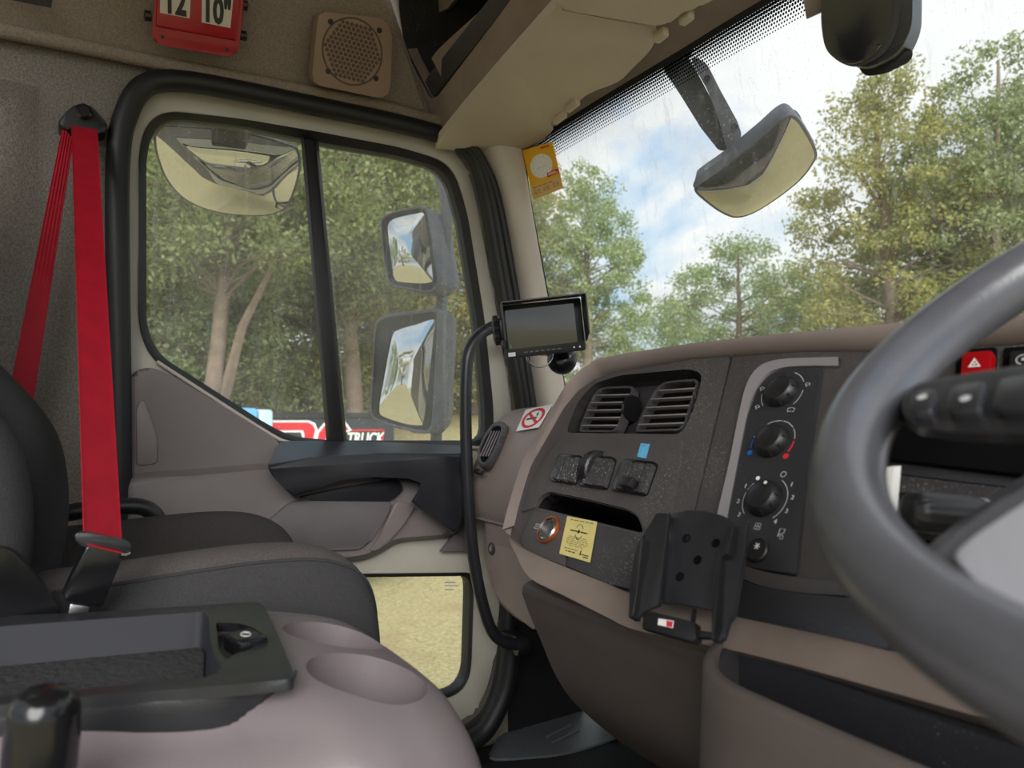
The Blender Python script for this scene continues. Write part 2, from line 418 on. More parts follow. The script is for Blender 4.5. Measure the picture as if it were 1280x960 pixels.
def loft(name, rows, m, parent=None, closed=False, capends=False, thick=0, ang=38, label=None):
    bm = bmesh.new(); add_loft(bm, rows, closed, capends)
    if thick:
        bmesh.ops.recalc_face_normals(bm, faces=bm.faces[:])
        bmesh.ops.solidify(bm, geom=bm.faces[:], thickness=thick)
    return obj(name, bm, m, parent, ang, label)
def frames(pts):
    T = []
    for i in range(len(pts)):
        a = pts[max(0, i - 1)]; b = pts[min(len(pts) - 1, i + 1)]
        T.append((b - a).normalized())
    n = T[0].orthogonal().normalized(); out = []
    for t in T:
        n = (n - t * n.dot(t)).normalized(); out.append((t, n, t.cross(n)))
    return out
def add_tube(bm, pts, r, n=12, caps=True):
    rows = []
    for i, (p, (t, a, b)) in enumerate(zip(pts, frames(pts))):
        rr = r[i] if isinstance(r, (list, tuple)) else r
        rows.append([p + (a * math.cos(2 * PI * k / n) + b * math.sin(2 * PI * k / n)) * rr for k in range(n)])
    add_loft(bm, rows, True, caps)
def tube(name, pts, r, m, parent=None, n=12, caps=True, label=None):
    bm = bmesh.new(); add_tube(bm, pts, r, n, caps)
    return obj(name, bm, m, parent, 50, label)
def basis(n, up=(0, 0, 1)):
    n = V(n).normalized(); x = V(up).cross(n)
    if x.length < 1e-4: x = V((1, 0, 0)).cross(n)
    x.normalize(); return x, n.cross(x).normalized(), n        # right, up, out
def add_lathe(bm, c, axis, prof, n=24, cap0=True, cap1=True, ref=(0, 0, 1), flut=None):
    """prof = [(radius, height along axis)]"""
    x, y, z = basis(axis, ref); c = V(c); rows = []
    for r, h in prof:
        row = []
        for k in range(n):
            a = 2 * PI * k / n
            rr = r * (1 + (flut[1] * math.cos(flut[0] * a) if flut else 0))
            row.append(c + z * h + (x * math.cos(a) + y * math.sin(a)) * rr)
        rows.append(row)
    vr = [[bm.verts.new(p) for p in r] for r in rows]
    for a, b in zip(vr, vr[1:]):
        for i in range(n): bm.faces.new((a[i - 1], a[i], b[i], b[i - 1]))
    if cap0: bm.faces.new(list(reversed(vr[0])))
    if cap1: bm.faces.new(vr[-1])
def lathe(name, c, axis, prof, m, parent=None, n=24, label=None, ang=38, **k):
    bm = bmesh.new(); add_lathe(bm, c, axis, prof, n, **k)
    return obj(name, bm, m, parent, ang, label)
def add_box(bm, c, ax, ay, az, bevel=0, seg=2):
    """box from centre and three half-axis vectors"""
    c, ax, ay, az = V(c), V(ax), V(ay), V(az)
    vs = [bm.verts.new(c + ax * i + ay * j + az * k) for i in (-1, 1) for j in (-1, 1) for k in (-1, 1)]
    fs = [(0, 1, 3, 2), (4, 6, 7, 5), (0, 4, 5, 1), (2, 3, 7, 6), (0, 2, 6, 4), (1, 5, 7, 3)]
    ff = [bm.faces.new([vs[i] for i in f]) for f in fs]
    if bevel:
        es = list({e for f in ff for e in f.edges})
        bmesh.ops.bevel(bm, geom=es, offset=bevel, segments=seg, profile=0.5, affect='EDGES', clamp_overlap=True)
def box(name, c, ax, ay, az, m, parent=None, bevel=0, seg=2, label=None):
    bm = bmesh.new(); add_box(bm, c, ax, ay, az, bevel, seg)
    return obj(name, bm, m, parent, 38, label)
def cut(o, cutters):
    """subtract closed cutter meshes, then throw the cutters away"""
    for c in cutters:
        md = o.modifiers.new('cut', 'BOOLEAN'); md.object = c; md.operation = 'DIFFERENCE'; md.solver = 'EXACT'
    bpy.context.view_layer.update()
    dg = bpy.context.evaluated_depsgraph_get()
    me = bpy.data.meshes.new_from_object(o.evaluated_get(dg))
    o.modifiers.clear(); old = o.data; o.data = me; bpy.data.meshes.remove(old)
    for c in cutters: bpy.data.objects.remove(c)
    me.polygons.foreach_set('use_smooth', [True] * len(me.polygons)); me.set_sharp_from_angle(angle=math.radians(38))
    return o
def text(name, s, c, right, up, size, m, parent=None, depth=0.0004, offset=0.0, shear=0, align='CENTER', sx=1.0, label=None):
    cu = bpy.data.curves.new(name, 'FONT'); cu.body = s; cu.size = size; cu.align_x = align; cu.align_y = 'CENTER'
    cu.extrude = depth; cu.offset = offset; cu.shear = shear; cu.resolution_u = 3
    t = bpy.data.objects.new(name, cu); COL.objects.link(t)
    bpy.context.view_layer.update()
    me = bpy.data.meshes.new_from_object(t.evaluated_get(bpy.context.evaluated_depsgraph_get()))
    bpy.data.objects.remove(t); bpy.data.curves.remove(cu)
    r, u = V(right).normalized(), V(up).normalized(); n = r.cross(u)
    for v in me.vertices:
        v.co = V(c) + r * v.co.x * sx + u * v.co.y + n * v.co.z
    return link(name, me, m, parent, 0, label)

# ================================================================== the setting
GZ = -1.95                                   # ground level, the camera is at 0
def ground_h(x, y):
    d = math.hypot(x, y)
    t = max(0.0, min(1.0, (d - 9) / 7)); t = t * t * (3 - 2 * t)
    return GZ + t * 1.80 + 0.04 * math.sin(x * 0.9) * math.cos(y * 0.8) * min(1, d / 6)
bm = bmesh.new()
rows = []
for i in range(41):
    rr = 0.3 + 90 * (i / 40) ** 2.2
    rows.append([V((rr * math.cos(a), rr * math.sin(a), ground_h(rr * math.cos(a), rr * math.sin(a)))) for a in [2 * PI * k / 64 for k in range(64)]])
add_loft(bm, rows, True); 
o = obj('ground', bm, M['ground'], None, 60); tag(o, 'dry straw coloured lawn around the truck', kind='structure')

# cab floor with raised mat
bm = bmesh.new()
add_box(bm, (-0.4, 0.3, -0.79), (1.04, 0, 0), (0, 0.86, 0), (0, 0, 0.02))
floor = obj('floor', bm, M['carpet']); tag(floor, 'dark cab floor under the dashboard', kind='structure')

# windscreen surface: raked and bowed
def ws_y(X, z): return 1.03 + 0.11 * (1 - ((X + 0.35) / 1.03) ** 2) - 0.23 * (z - 0.084)
def onW(x, y, inset=0.0):
    d = ray(x, y); lo, hi = 0.3, 4.0
    for _ in range(50):
        m_ = (lo + hi) / 2; p = d * m_
        if p.y < ws_y(p.x, p.z) - inset: lo = m_
        else: hi = m_
    return d * lo

# left side wall of the cab (fabric) with the door opening
XW = -1.45
DOOR_PX = [(150, 700), (149, 480), (147, 300), (148, 195), (157, 145), (180, 108), (225, 101), (300, 113), (400, 134), (500, 155), (560, 172), (590, 193), (606, 235), (627, 350), (644, 450), (655, 520),
           (650, 600), (640, 680), (632, 760), (628, 830), (615, 880), (592, 910), (550, 926), (400, 935), (160, 935)]
door_loop = rnd(LX(DOOR_PX, XW), 0.06, 4)
zt = 0.64
outer = [V((XW, -0.8, -0.80)), V((XW, 1.15, -0.80)), V((XW, 1.15, -0.25)), V((XW, 1.06, -0.02)), V((XW, ws_y(-1.38, zt) - 0.01, zt)), V((XW, -0.8, zt))]
wall = plate('wall_left', outer, (-0.05, 0, 0), M['fabric_wall'], None, holes=[door_loop], ang=30)
tag(wall, 'grey carpeted cab side wall behind the seat belt', kind='structure')
bulge = prism('padded_panel', [V((XW, y, z)) for y, z in [(0.0, 0.53), (0.0, -0.7), (-0.8, -0.7), (-0.8, 0.53)]],
              rnd([V((XW + 0.05, y, z)) for y, z in [(-0.03, 0.50), (-0.03, -0.66), (-0.8, -0.66), (-0.8, 0.50)]], 0.0, 1)[:0] or
              [V((XW + 0.05, y, z)) for y, z in [(-0.045, 0.47), (-0.045, -0.64), (-0.8, -0.64), (-0.8, 0.47)]],
              M['fabric_wall'], wall, capA=False, bevel=0.03, seg=4, ang=80)

plate('footwell_dark_sheet', [V((XW + 0.004, y, z)) for y, z in [(0.93, -0.79), (1.15, -0.79), (1.15, -0.27), (0.93, -0.27)]], (-0.01, 0, 0), M['blackmatt'], wall)  # matt black sheet added over the carpet to darken the footwell side
# roof: side cove in headlining fabric, ceiling, roll of fabric over the door
CP, CN = V((-1.42, 0, 0.60)), V((0.921, 0, -0.389))       # cove plane
roll_px = [(-60, 26), (0, 38), (100, 58), (200, 79), (300, 98), (400, 117), (480, 133), (548, 152)]
roll = [p for p in LX(roll_px, -1.43)]
ceil = thing('ceiling', 'fabric lined cab roof and its side cove', None, (0, 0, 0.98), kind='structure')
bm = bmesh.new()
add_box(bm, (-0.35, 0.05, 1.0), (0.98, 0, 0), (0, 0.80, 0), (0, 0, 0.02)); obj('roof_panel', bm, M['fabric'], ceil)
b0 = [V((p.x - 0.01, p.y, p.z + 0.004)) for p in crv(roll, 4)]
rows = [b0]
for s, out in ((0.10, 0.012), (0.2, 0.016), (0.3, 0.012), (0.40, 0.0)):
    rows.append([V((p.x + 0.389 * s + out * 0.92, p.y, p.z + 0.921 * s - out * 0.39)) for p in b0])
rows[-1] = [V((p.x, p.y, 0.985)) for p in rows[-1]]
ya_, yb_ = onp(548, 160, CP, CN), onp(486, 0, CP, CN)          # the cove stops where the overhead shelf begins
ys_, ye_ = b0[0].y, b0[-1].y
for r in rows:
    for p in r:
        lim = ya_.y + (yb_.y - ya_.y) * (p.z - ya_.z) / (yb_.z - ya_.z)
        p.y = ys_ + (p.y - ys_) * (lim - ys_) / (ye_ - ys_)
loft('side_cove', rows, M['fabric'], ceil, thick=-0.01, ang=70)
plate('side_liner', [V((-1.456, y, z)) for y, z in [(-0.8, 0.60), (0.745, 0.60), (0.585, 0.985), (-0.8, 0.985)]], (-0.01, 0, 0), M['fabric'], ceil)
bm = bmesh.new(); add_tube(bm, crv(roll, 5), 0.0125, 12); obj('piping_roll', bm, M['fabric'], ceil, 80)

# rubber weatherstrip round the door opening
strip = thing('trim_1', 'thick black rubber weatherstrip around the passenger door opening', None, tuple(onX(150, 700, -1.43)), kind='structure')
path = crv(LX([(151, 760)] + DOOR_PX[:16] + [(652, 580), (643, 680), (636, 760), (630, 830), (617, 882), (592, 912), (550, 928), (480, 936)], -1.432), 5)
tube('weatherstrip', path, 0.0195, M['rubber'], strip, 14)
rib = crv(LX([(566, 168), (594, 190), (613, 235), (634, 350), (651, 450), (663, 525)], -1.415), 5)
tube('seal_rib', rib, 0.011, M['rubber'], strip, 10)
rib2 = crv(LX([(586, 176), (604, 200), (622, 245), (642, 350), (658, 450), (668, 520)], -1.405), 5)
tube('seal_rib', rib2, 0.008, M['rubber'], strip, 10)
sill = crv(LX([(640, 790), (634, 850), (620, 890), (596, 922), (540, 945), (470, 952)], -1.40), 5)
tube('sill_rubber', sill, 0.022, M['rubber'], strip, 12)

# pale A-pillar cover between door seal and windscreen
pl_l = LX([(580, 165), (598, 190), (620, 245), (641, 350), (657, 440), (672, 540)], -1.425)
pl_m = LX([(604, 165), (625, 190), (642, 250), (662, 350), (677, 440), (692, 540)], -1.375)
pl_r = [onW(x, y, 0.015) for x, y in [(645, 160), (652, 195), (661, 250), (679, 350), (696, 440), (712, 530)]]
pl_b = [p + V((-0.02, 0.02, 0)) for p in pl_r]
rowsx = []
for i in range(6):
    rowsx.append(crv([pl_l[i], pl_m[i], pl_r[i], pl_b[i]], 5))
cols = [crv([r[k] for r in rowsx], 4) for k in range(len(rowsx[0]))]
pil = loft('trim_2', cols, M['pillar'], None, thick=0.0, ang=60)
tag(pil, 'pale grey plastic cover on the windscreen pillar', kind='structure')

# windscreen
win = thing('window_1', 'large streaked windscreen with printed dot band', None, (-0.35, 1.14, 0), kind='structure')
TOP_PX = [(648, 192), (660, 181), (700, 155), (760, 118), (850, 64), (900, 33), (955, 0), (1010, -33), (1100, -88), (1200, -150)]
top3 = [onW(x, y) for x, y in TOP_PX]
def top_z(X):
    if X <= top3[0].x: return top3[0].z
    for a, b in zip(top3, top3[1:]):
        if X <= b.x: return a.z + (b.z - a.z) * (X - a.x) / (b.x - a.x)
    return top3[-1].z
NX = 40
Xs = [-1.385 + (0.75 + 1.385) * i / NX for i in range(NX + 1)]
rows = []
for j in range(15):
    row = []
    for X in Xs:
        z = -0.05 + (top_z(X) + 0.015 + 0.05) * j / 14
        row.append(V((X, ws_y(X, z), z)))
    rows.append(row)
loft('glass', rows, M['glass_screen'], win, ang=80)
def ws_band(name, za, zb, m, X0=-1.385, X1=0.7, n=60, uv=False):
    ra, rb = [], []
    for i in range(n + 1):
        X = X0 + (X1 - X0) * i / n; t = top_z(X)
        ra.append(V((X, ws_y(X, t - za) - 0.004, t - za))); rb.append(V((X, ws_y(X, t - zb) - 0.004, t - zb)))
    bm = bmesh.new(); add_loft(bm, [ra, rb])
    if uv:
        l = bm.loops.layers.uv.new('UVMap'); bm.verts.index_update(); bm.verts.ensure_lookup_table()
        for f in bm.faces:
            for lp in f.loops:
                k = lp.vert.index; lp[l].uv = ((k % (n + 1)) / n, 0.0 if k <= n else 1.0)
    return obj(name, bm, m, win, 80)
ws_band('black_edge', -0.03, 0.012, M['blackmatt'])
ws_band('dot_band', 0.012, 0.058, M['dots'], uv=True)
ra, rb = [], []
for i in range(20):
    z = -0.03 + (top_z(-1.38) + 0.03) * i / 19
    wd = 0.014 + 0.02 * max(0, (z - 0.5) / 0.07)
    ra.append(V((-1.392, ws_y(-1.392, z) - 0.004, z))); rb.append(V((-1.38 + wd * 0.7, ws_y(-1.38 + wd, z) - 0.004, z)))
loft('black_edge', [ra, rb], M['blackmatt'], win)

# header trim above the windscreen
ra = [onW(x, y + 1, 0.006) + V((0, 0, 0.004)) for x, y in TOP_PX]
rb = [p + V((0, -0.03, 0.012)) for p in ra]
rc = [p + V((0, -0.15, 0.055)) for p in ra]
rd = [p + V((0, -0.22, 0.16)) for p in ra]
cols = [crv(r, 4) for r in (ra, rb, rc, rd)]
hd = loft('trim_3', cols, M['taupe'], None, ang=60)
tag(hd, 'taupe header trim above the windscreen', kind='structure')

# firewall and lower front of the cab
bm = bmesh.new(); add_box(bm, (-0.35, 1.20, -0.42), (1.06, 0, 0), (0, 0.012, 0), (0, 0, 0.38))
fw = obj('wall_front', bm, M['blackmatt']); tag(fw, 'dark firewall below the windscreen', kind='structure')
bm = bmesh.new(); add_box(bm, (-0.35, 1.245, -0.45), (1.12, 0, 0), (0, 0.02, 0), (0, 0, 0.46), 0.015)
fp = obj('trim_4', bm, M['cream']); tag(fp, 'cream outer front panel of the cab below the windscreen', kind='structure')

# ------------------------------------------------------------------ passenger door
door = thing('door_1', 'passenger door with two windows, grey trim and black armrest', None, tuple(onX(400, 930, -1.48)), kind='structure')
XD = -1.465
dframe = LX([(156, 700), (157, 480), (155, 300), (157, 195), (166, 150), (186, 118), (225, 110), (300, 121), (400, 141), (500, 161), (552, 177), (578, 197), (594, 238), (614, 350), (631, 450), (642, 520),
             (640, 600), (632, 680), (624, 760), (618, 830), (606, 872), (586, 898), (550, 912), (400, 922), (160, 922)], XD)
dframe = rnd(dframe, 0.05, 4)
WIN_PX = [(174, 300), (174, 190), (183, 155), (207, 138), (300, 148), (400, 165), (500, 184), (553, 200), (571, 220), (585, 270), (606, 400), (617, 510), (617, 558), (420, 558), (362, 553), (330, 538), (190, 450), (174, 412)]
win_loop = rnd(LX(WIN_PX, XD), 0.03, 4)
LOW_PX = [(430, 718), (592, 716), (592, 742), (589, 842), (580, 862), (562, 873), (430, 880)]
low_loop = rnd(LX(LOW_PX, XD), 0.02, 4)
plate('door_frame', dframe, (-0.05, 0, 0), M['cream'], door, holes=[win_loop, low_loop], bevel=0.006, ang=40)
# seals
SEAL_IN = [(183, 300), (183, 195), (192, 162), (214, 148), (300, 157), (400, 178), (500, 195), (545, 208), (561, 224), (575, 272), (596, 400), (606, 510), (606, 551), (420, 551), (366, 546), (335, 531), (198, 443), (183, 408)]
ringmesh('window_seal', rnd(LX(WIN_PX, XD + 0.006), 0.03, 4), rnd(LX(SEAL_IN, XD - 0.012), 0.03, 4), (-0.03, 0, 0), M['rubber'], door, n=160, bevel=0.002)
LOW_IN = [(430, 722), (586, 720), (587, 742), (584, 840), (576, 858), (560, 867), (430, 874)]
ringmesh('lower_window_seal', rnd(LX(LOW_PX, XD + 0.004), 0.02, 4), rnd(LX(LOW_IN, XD - 0.006), 0.02, 4), (-0.03, 0, 0), M['rubber'], door, n=80, bevel=0.002)
gl_l = LX([(174, 140), (398, 165), (428, 560), (174, 560)], -1.492); gl_r = LX([(398, 165), (565, 195), (625, 560), (428, 560)], -1.492)
def pane(name, loop, m): return loft(name, [[loop[0], loop[1]], [loop[3], loop[2]]], m, door, ang=0)
pane('window_glass', [onX(x, y, -1.490) for x, y in [(172, 138), (402, 165), (436, 562), (172, 562)]], M['glass_side'])
pane('quarter_glass', [onX(x, y, -1.496) for x, y in [(380, 160), (625, 195), (625, 562), (410, 562)]], M['glass_side'])
pane('lower_window_glass', [onX(x, y, -1.490) for x, y in [(425, 712), (594, 712), (594, 876), (425, 884)]], M['glass_low'])
# etched mark in the corner of the lower glass
for k, (a, b) in enumerate([((556, 728), (569, 728)), ((556, 732), (573, 732)), ((556, 737), (567, 737))]):
    p, q = onX(*a, -1.4885), onX(*b, -1.4885)
    box('glass_mark', (p + q) / 2, (0.0003, 0, 0), (q - p) / 2, (0, 0, 0.0012), M['greyink'], door)
# divider bar between the panes
bar = [LX([(376, 172), (398, 176), (434, 553), (408, 553)], -1.478), LX([(380, 172), (394, 176), (430, 553), (413, 553)], -1.462)]
prism('divider_bar', bar[0], bar[1], M['black'], door, bevel=0.003)
# belt line strip at the sill
tube('sill_strip', crv(LX([(196, 452), (250, 487), (335, 541), (362, 553), (400, 556), (500, 557), (612, 560)], -1.452), 5), 0.0035, M['pillar'], door, 8)
# trim card: lower section stands proud so that its upper edge makes a ledge
up = rnd(LX([(157, 705), (158, 500), (163, 470), (180, 458), (205, 463), (345, 548), (352, 560), (350, 620), (340, 700)], -1.440), [0.02, 0.02, 0.03, 0.03, 0.05, 0.03, 0.01, 0.01, 0.01], 5)
plate('trim_upper', up, (-0.022, 0, 0), M['trimgrey'], door, bevel=0.009, seg=3)
lowA = LX([(155, 720), (158, 590), (250, 584), (335, 577), (590, 600), (592, 650), (566, 672), (505, 676), (492, 680), (478, 690), (455, 700), (400, 705)], -1.445)
lowB = LX([(152, 720), (155, 600), (250, 594), (336, 586), (580, 606), (582, 645), (562, 668), (503, 672), (490, 675), (474, 686), (455, 694), (400, 700)], -1.415)
prism('trim_lower', rnd(lowA, 0.02, 3), rnd(lowB, 0.02, 3), M['trimgrey'], door, bevel=0.012, seg=3)
pk = rnd(LX([(320, 664), (366, 626), (492, 627), (484, 645), (460, 682), (446, 687), (330, 690)], -1.405), 0.012, 3)
plate('door_pocket', pk, (-0.014, 0, 0), M['trimgrey2'], door, bevel=0.004)
ridge = LX([(496, 626), (520, 632), (505, 655), (480, 684), (462, 690), (475, 672)], -1.402)
plate('pocket_ridge', rnd(ridge, 0.01, 3), (-0.016, 0, 0), M['trimgrey'], door, bevel=0.005)
# hidden ledge lit at the rear of the upper card
rec = rnd(LX([(170, 583), (171, 505), (180, 497), (196, 545), (198, 580)], -1.436), 0.01, 3)
plate('trim_scallop', rec, (-0.006, 0, 0), M['trimgrey'], door, bevel=0.003)
# armrest with grip
A = LX([(350, 551), (400, 551), (470, 552), (580, 557), (582, 600), (582, 640), (575, 664), (566, 668), (540, 648), (515, 627), (522, 612), (530, 602), (510, 594), (470, 592), (430, 599), (395, 611), (368, 624), (352, 606), (338, 590), (342, 570)], -1.45)
B = LX([(334, 582), (390, 572), (470, 567), (580, 567), (582, 605), (581, 640), (574, 662), (566, 666), (541, 647), (514, 627), (524, 612), (533, 602), (512, 594), (470, 592), (428, 600), (396, 611), (368, 622), (356, 611), (343, 598), (335, 588)], -1.355)
prism('armrest', A, B, M['blacksatin'], door, bevel=0.008, seg=3)
plate('grip_recess', rnd(LX([(360, 624), (430, 596), (470, 588), (540, 598), (535, 630), (500, 634), (400, 632)], -1.425), 0.01, 3), (-0.01, 0, 0), M['black'], door)
plate('grip_ledge', rnd(LX([(374, 622), (420, 611), (498, 598), (505, 612), (490, 626), (400, 626)], -1.405), 0.008, 3), (-0.02, 0, 0), M['blacksatin'], door, bevel=0.004)
plate('armrest_top_insert', LX([(372, 566), (500, 561), (512, 563), (380, 570)], -1.395), (-0.004, 0, 0), M['black'], door)
plate('door_corner_trim', LX([(552, 690), (566, 672), (592, 640), (592, 690)], -1.44), (-0.012, 0, 0), M['trimgrey2'], door, bevel=0.003)
# lock button and latch on the armrest top
box('door_switch', onX(545, 562, -1.42), (0.012, 0, 0), (0, 0.02, 0), (0, 0, 0.004), M['black'], door, 0.002)

# ================================================================== dashboard
DP0 = V((0, 0.66, 0.045)); DT = V((0, 0.623, 1.0)).normalized(); DN = V((0, -1.0, 0.623)).normalized(); DX = V((1, 0, 0))
def D(x, y, off=0.0): return onp(x, y, DP0 + DN * off, DN)
def LD(pts, off=0.0): return [D(x, y, off) for x, y in pts]
dash = thing('dashboard', 'mauve and charcoal truck dashboard with vents, switches and heater controls', 'dashboard', (-0.5, 0.8, -0.75))
LPX = [(636, 668), (645, 632), (663, 580), (686, 540), (704, 508), (722, 486), (742, 472), (765, 464), (860, 448), (1000, 438), (1130, 437), (1300, 425)]
UPX = [(628, 662), (636, 630), (654, 575), (676, 535), (694, 503), (712, 475), (735, 456), (760, 446), (860, 430), (1000, 415), (1130, 403), (1300, 393)]
L0 = LD(LPX, 0.0); U0 = LD(UPX, 0.018)
n_ = 5
rows = [crv([p - DN * 0.02 for p in L0], n_), crv(L0, n_), crv([a.lerp(b, 0.35) + DN * 0.008 for a, b in zip(L0, U0)], n_), crv(U0, n_),
        crv([p + V((-0.006, 0.02, 0.002)) for p in U0], n_), crv([p + V((-0.014, 0.06, 0.002)) for p in U0], n_), crv([p + V((-0.02, 0.20, -0.02)) for p in U0], n_), crv([p + V((-0.02, 0.36, -0.06)) for p in U0], n_)]
loft('dash_hood', rows, M['mauve'], dash, ang=55)
plate('dash_top', [V((-1.37, 0.9, -0.012)), V((0.7, 0.9, -0.012)), V((0.7, 1.14, 0.0)), V((-0.35, 1.17, 0.0)), V((-1.37, 1.05, -0.01))], (0, 0, -0.05), M['mauve'], dash)

# main charcoal face with the openings for vents and tray
face_px = [(638, 672), (646, 634), (664, 582), (687, 542), (705, 510), (723, 488), (743, 474), (766, 466), (860, 450), (912, 445), (866, 645), (840, 770), (800, 752), (740, 722), (690, 704), (650, 690)]
VENT_PX = [(707, 541), (722, 502), (743, 479), (775, 469), (862, 461), (876, 466), (877, 476), (866, 515), (852, 543)]
SLOT_PX = [(670, 634), (675, 623), (686, 616), (735, 626), (784, 638), (798, 646), (805, 667)]
vent_loop = rnd(LD(VENT_PX), 0.012, 4); slot_loop = rnd(LD(SLOT_PX), 0.008, 3)
plate('centre_fascia', rnd(LD(face_px), 0.004, 2), -DN * 0.02, M['dashdark'], dash, holes=[vent_loop, slot_loop], ang=30)
prism('vent_recess', vent_loop, [p - DN * 0.03 for p in [D(x, y) for x, y in [(0, 0)]]][:0] or [p - DN * 0.03 for p in vent_loop], M['dashdark2'], dash, capA=False, ang=40)
prism('tray_slot', slot_loop, [p - DN * 0.07 for p in slot_loop], M['void'], dash, capA=False, ang=40)
# driver's half of the fascia
face2 = [(915, 444), (1000, 440), (1130, 439), (1310, 427), (1310, 855), (1110, 812), (930, 775), (842, 768), (868, 645)]
plate('driver_fascia', LD(face2), -DN * 0.02, M['dashdark'], dash, bevel=0.002)

# twin vents
def vent(tl, tr, br, bl, off):
    loop = rnd(LD([tl, tr, br, bl], off), [0.022, 0.008, 0.012, 0.008], 5)
    c = sum(loop, V()) / len(loop)
    inn = [p.lerp(c, 0.085) for p in loop]
    ob = ringmesh('air_vent', loop, inn, -DN * 0.014, M['silver' if False else 'dashdark2'], dash, n=64, bevel=0.0012)
    plate('vent_back', [p - DN * 0.013 for p in loop], -DN * 0.002, M['void'], ob)
    for k in range(1, 6):
        t = k / 6 + 0.02
        a = D(*tl, off).lerp(D(*bl, off), t); b = D(*tr, off).lerp(D(*br, off), t)
        if k == 1: a = a.lerp(b, 0.12)
        mid = (a + b) / 2; h = (b - a) * 0.485
        bm = bmesh.new(); add_box(bm, mid - DN * 0.003, h, DT * 0.0011, DN * 0.003, 0.0005, 1)
        obj('slat', bm, M['trimgrey'], ob)
    return ob
vent((744, 484), (793, 482), (770, 540), (722, 540), -0.006)
vent((822, 477), (874, 473), (854, 538), (792, 540), -0.006)
tw = D(791, 511, -0.016)
lathe('thumb_wheel', tw - V((0.004, 0, 0)), (1, 0, 0.05), [(0.008, 0.0), (0.0165, 0.001), (0.0175, 0.003), (0.0165, 0.005), (0.008, 0.006)], M['blackgloss'], dash, n=32, flut=(16, 0.02))

# switch panel
SP_PX = [(691, 556), (709, 543), (849, 546), (853, 551), (846, 600), (836, 640), (822, 670), (808, 668), (799, 645), (784, 636), (735, 624), (686, 614), (674, 622), (668, 634), (650, 640), (664, 600)]
plate('switch_panel', rnd(LD(SP_PX, 0.0035), 0.004, 3), -DN * 0.006, M['dashdark'], dash, bevel=0.001)
def switch(q, lab, rockers):
    ob = plate('switch_bezel', rnd(LD(q, 0.008), 0.006, 4), -DN * 0.008, M['blackgloss'], dash, bevel=0.0015, label=lab)
    a, b, c, d = [V((x, y, 0)) for x, y in q]
    def sub(u0, v0, u1, v1, off):
        f = lambda u, v: a.lerp(b, u).lerp(d.lerp(c, u), v)
        return [D(p.x, p.y, off) for p in (f(u0, v0), f(u1, v0), f(u1, v1), f(u0, v1))]
    for (u0, v0, u1, v1, off) in rockers:
        plate('rocker', rnd(sub(u0, v0, u1, v1, off), 0.003, 3), -DN * 0.006, M['dashdark2'], ob, bevel=0.0012)
    return ob
s1 = switch([(697, 567), (728, 569), (718, 605), (686, 600)], 'double rocker switch', [(0.08, 0.07, 0.32, 0.93, 0.0125), (0.36, 0.07, 0.64, 0.93, 0.0135), (0.68, 0.07, 0.92, 0.93, 0.0125)])
s2 = switch([(735, 568), (769, 571), (757, 611), (722, 606)], 'switch with thumb dial', [(0.08, 0.07, 0.92, 0.93, 0.0115)])
s3 = switch([(778, 573), (821, 577), (806, 619), (763, 612)], 'rocker switch with guard tab', [(0.08, 0.07, 0.30, 0.93, 0.0125), (0.34, 0.07, 0.66, 0.93, 0.0115), (0.70, 0.07, 0.92, 0.93, 0.0125)])
box('guard_tab', D(786, 604, 0.016), (0.009, 0, 0), DT * 0.006, DN * 0.006, M['black'], s3, 0.002)
dc = D(746, 588, -0.004)
lathe('dial_wheel', dc - V((0.008, 0, 0)), (1, 0, 0.0), [(0.022, 0), (0.0245, 0.002), (0.0245, 0.014), (0.022, 0.016)], M['black'], s2, n=40, flut=(20, 0.015))
# lower pair of covers: socket cover and drawer with the gold sticker
plate('socket_cover', LD([(667, 638), (714, 647), (704, 707), (655, 688), (650, 672)], 0.007), -DN * 0.02, M['dashdark'], dash, bevel=0.002)
plate('drawer_front', LD([(717, 648), (802, 668), (806, 676), (797, 740), (760, 730), (707, 709)], 0.007), -DN * 0.02, M['dashdark2'], dash, bevel=0.002)
sc_ = D(687, 663, 0.007)
so = lathe('power_socket', sc_, DN, [(0.0155, 0.0), (0.0155, 0.004), (0.0135, 0.006), (0.0115, 0.005), (0.0105, -0.015)], M['steel'], dash, n=28, cap0=False, cap1=True, label='round metal power socket')
bm = bmesh.new(); add_lathe(bm, sc_, DN, [(0.0150, -0.001), (0.0178, 0.001), (0.0175, 0.004), (0.0155, 0.0045)], 28, cap0=False, cap1=False); obj('copper_ring', bm, M['copper'], so, label='copper coloured ring')
lathe('socket_hole', sc_, DN, [(0.0104, -0.012), (0.0104, -0.010)], M['void'], so, n=24)
bm = bmesh.new()
c0 = D(672, 658, 0.0074)
for a, b in (((-5, -3), (5, -3)), ((-5, 3), (5, 3)), ((-5, -3), (-5, -1)), ((5, -3), (5, -1)), ((-5, 3), (-5, 1)), ((5, 3), (5, 1)), ((-2, -1), (-2, 1)), ((2, -1), (2, 1))):
    p = c0 + DX * a[0] * .001 + DT * a[1] * .001; q = c0 + DX * b[0] * .001 + DT * b[1] * .001
    add_box(bm, (p + q) / 2, (q - p) / 2 + (q - p).normalized() * .0003, (q - p).normalized().cross(DN) * .0003, DN * .0001)
obj('socket_symbol', bm, M['greyink'], dash)

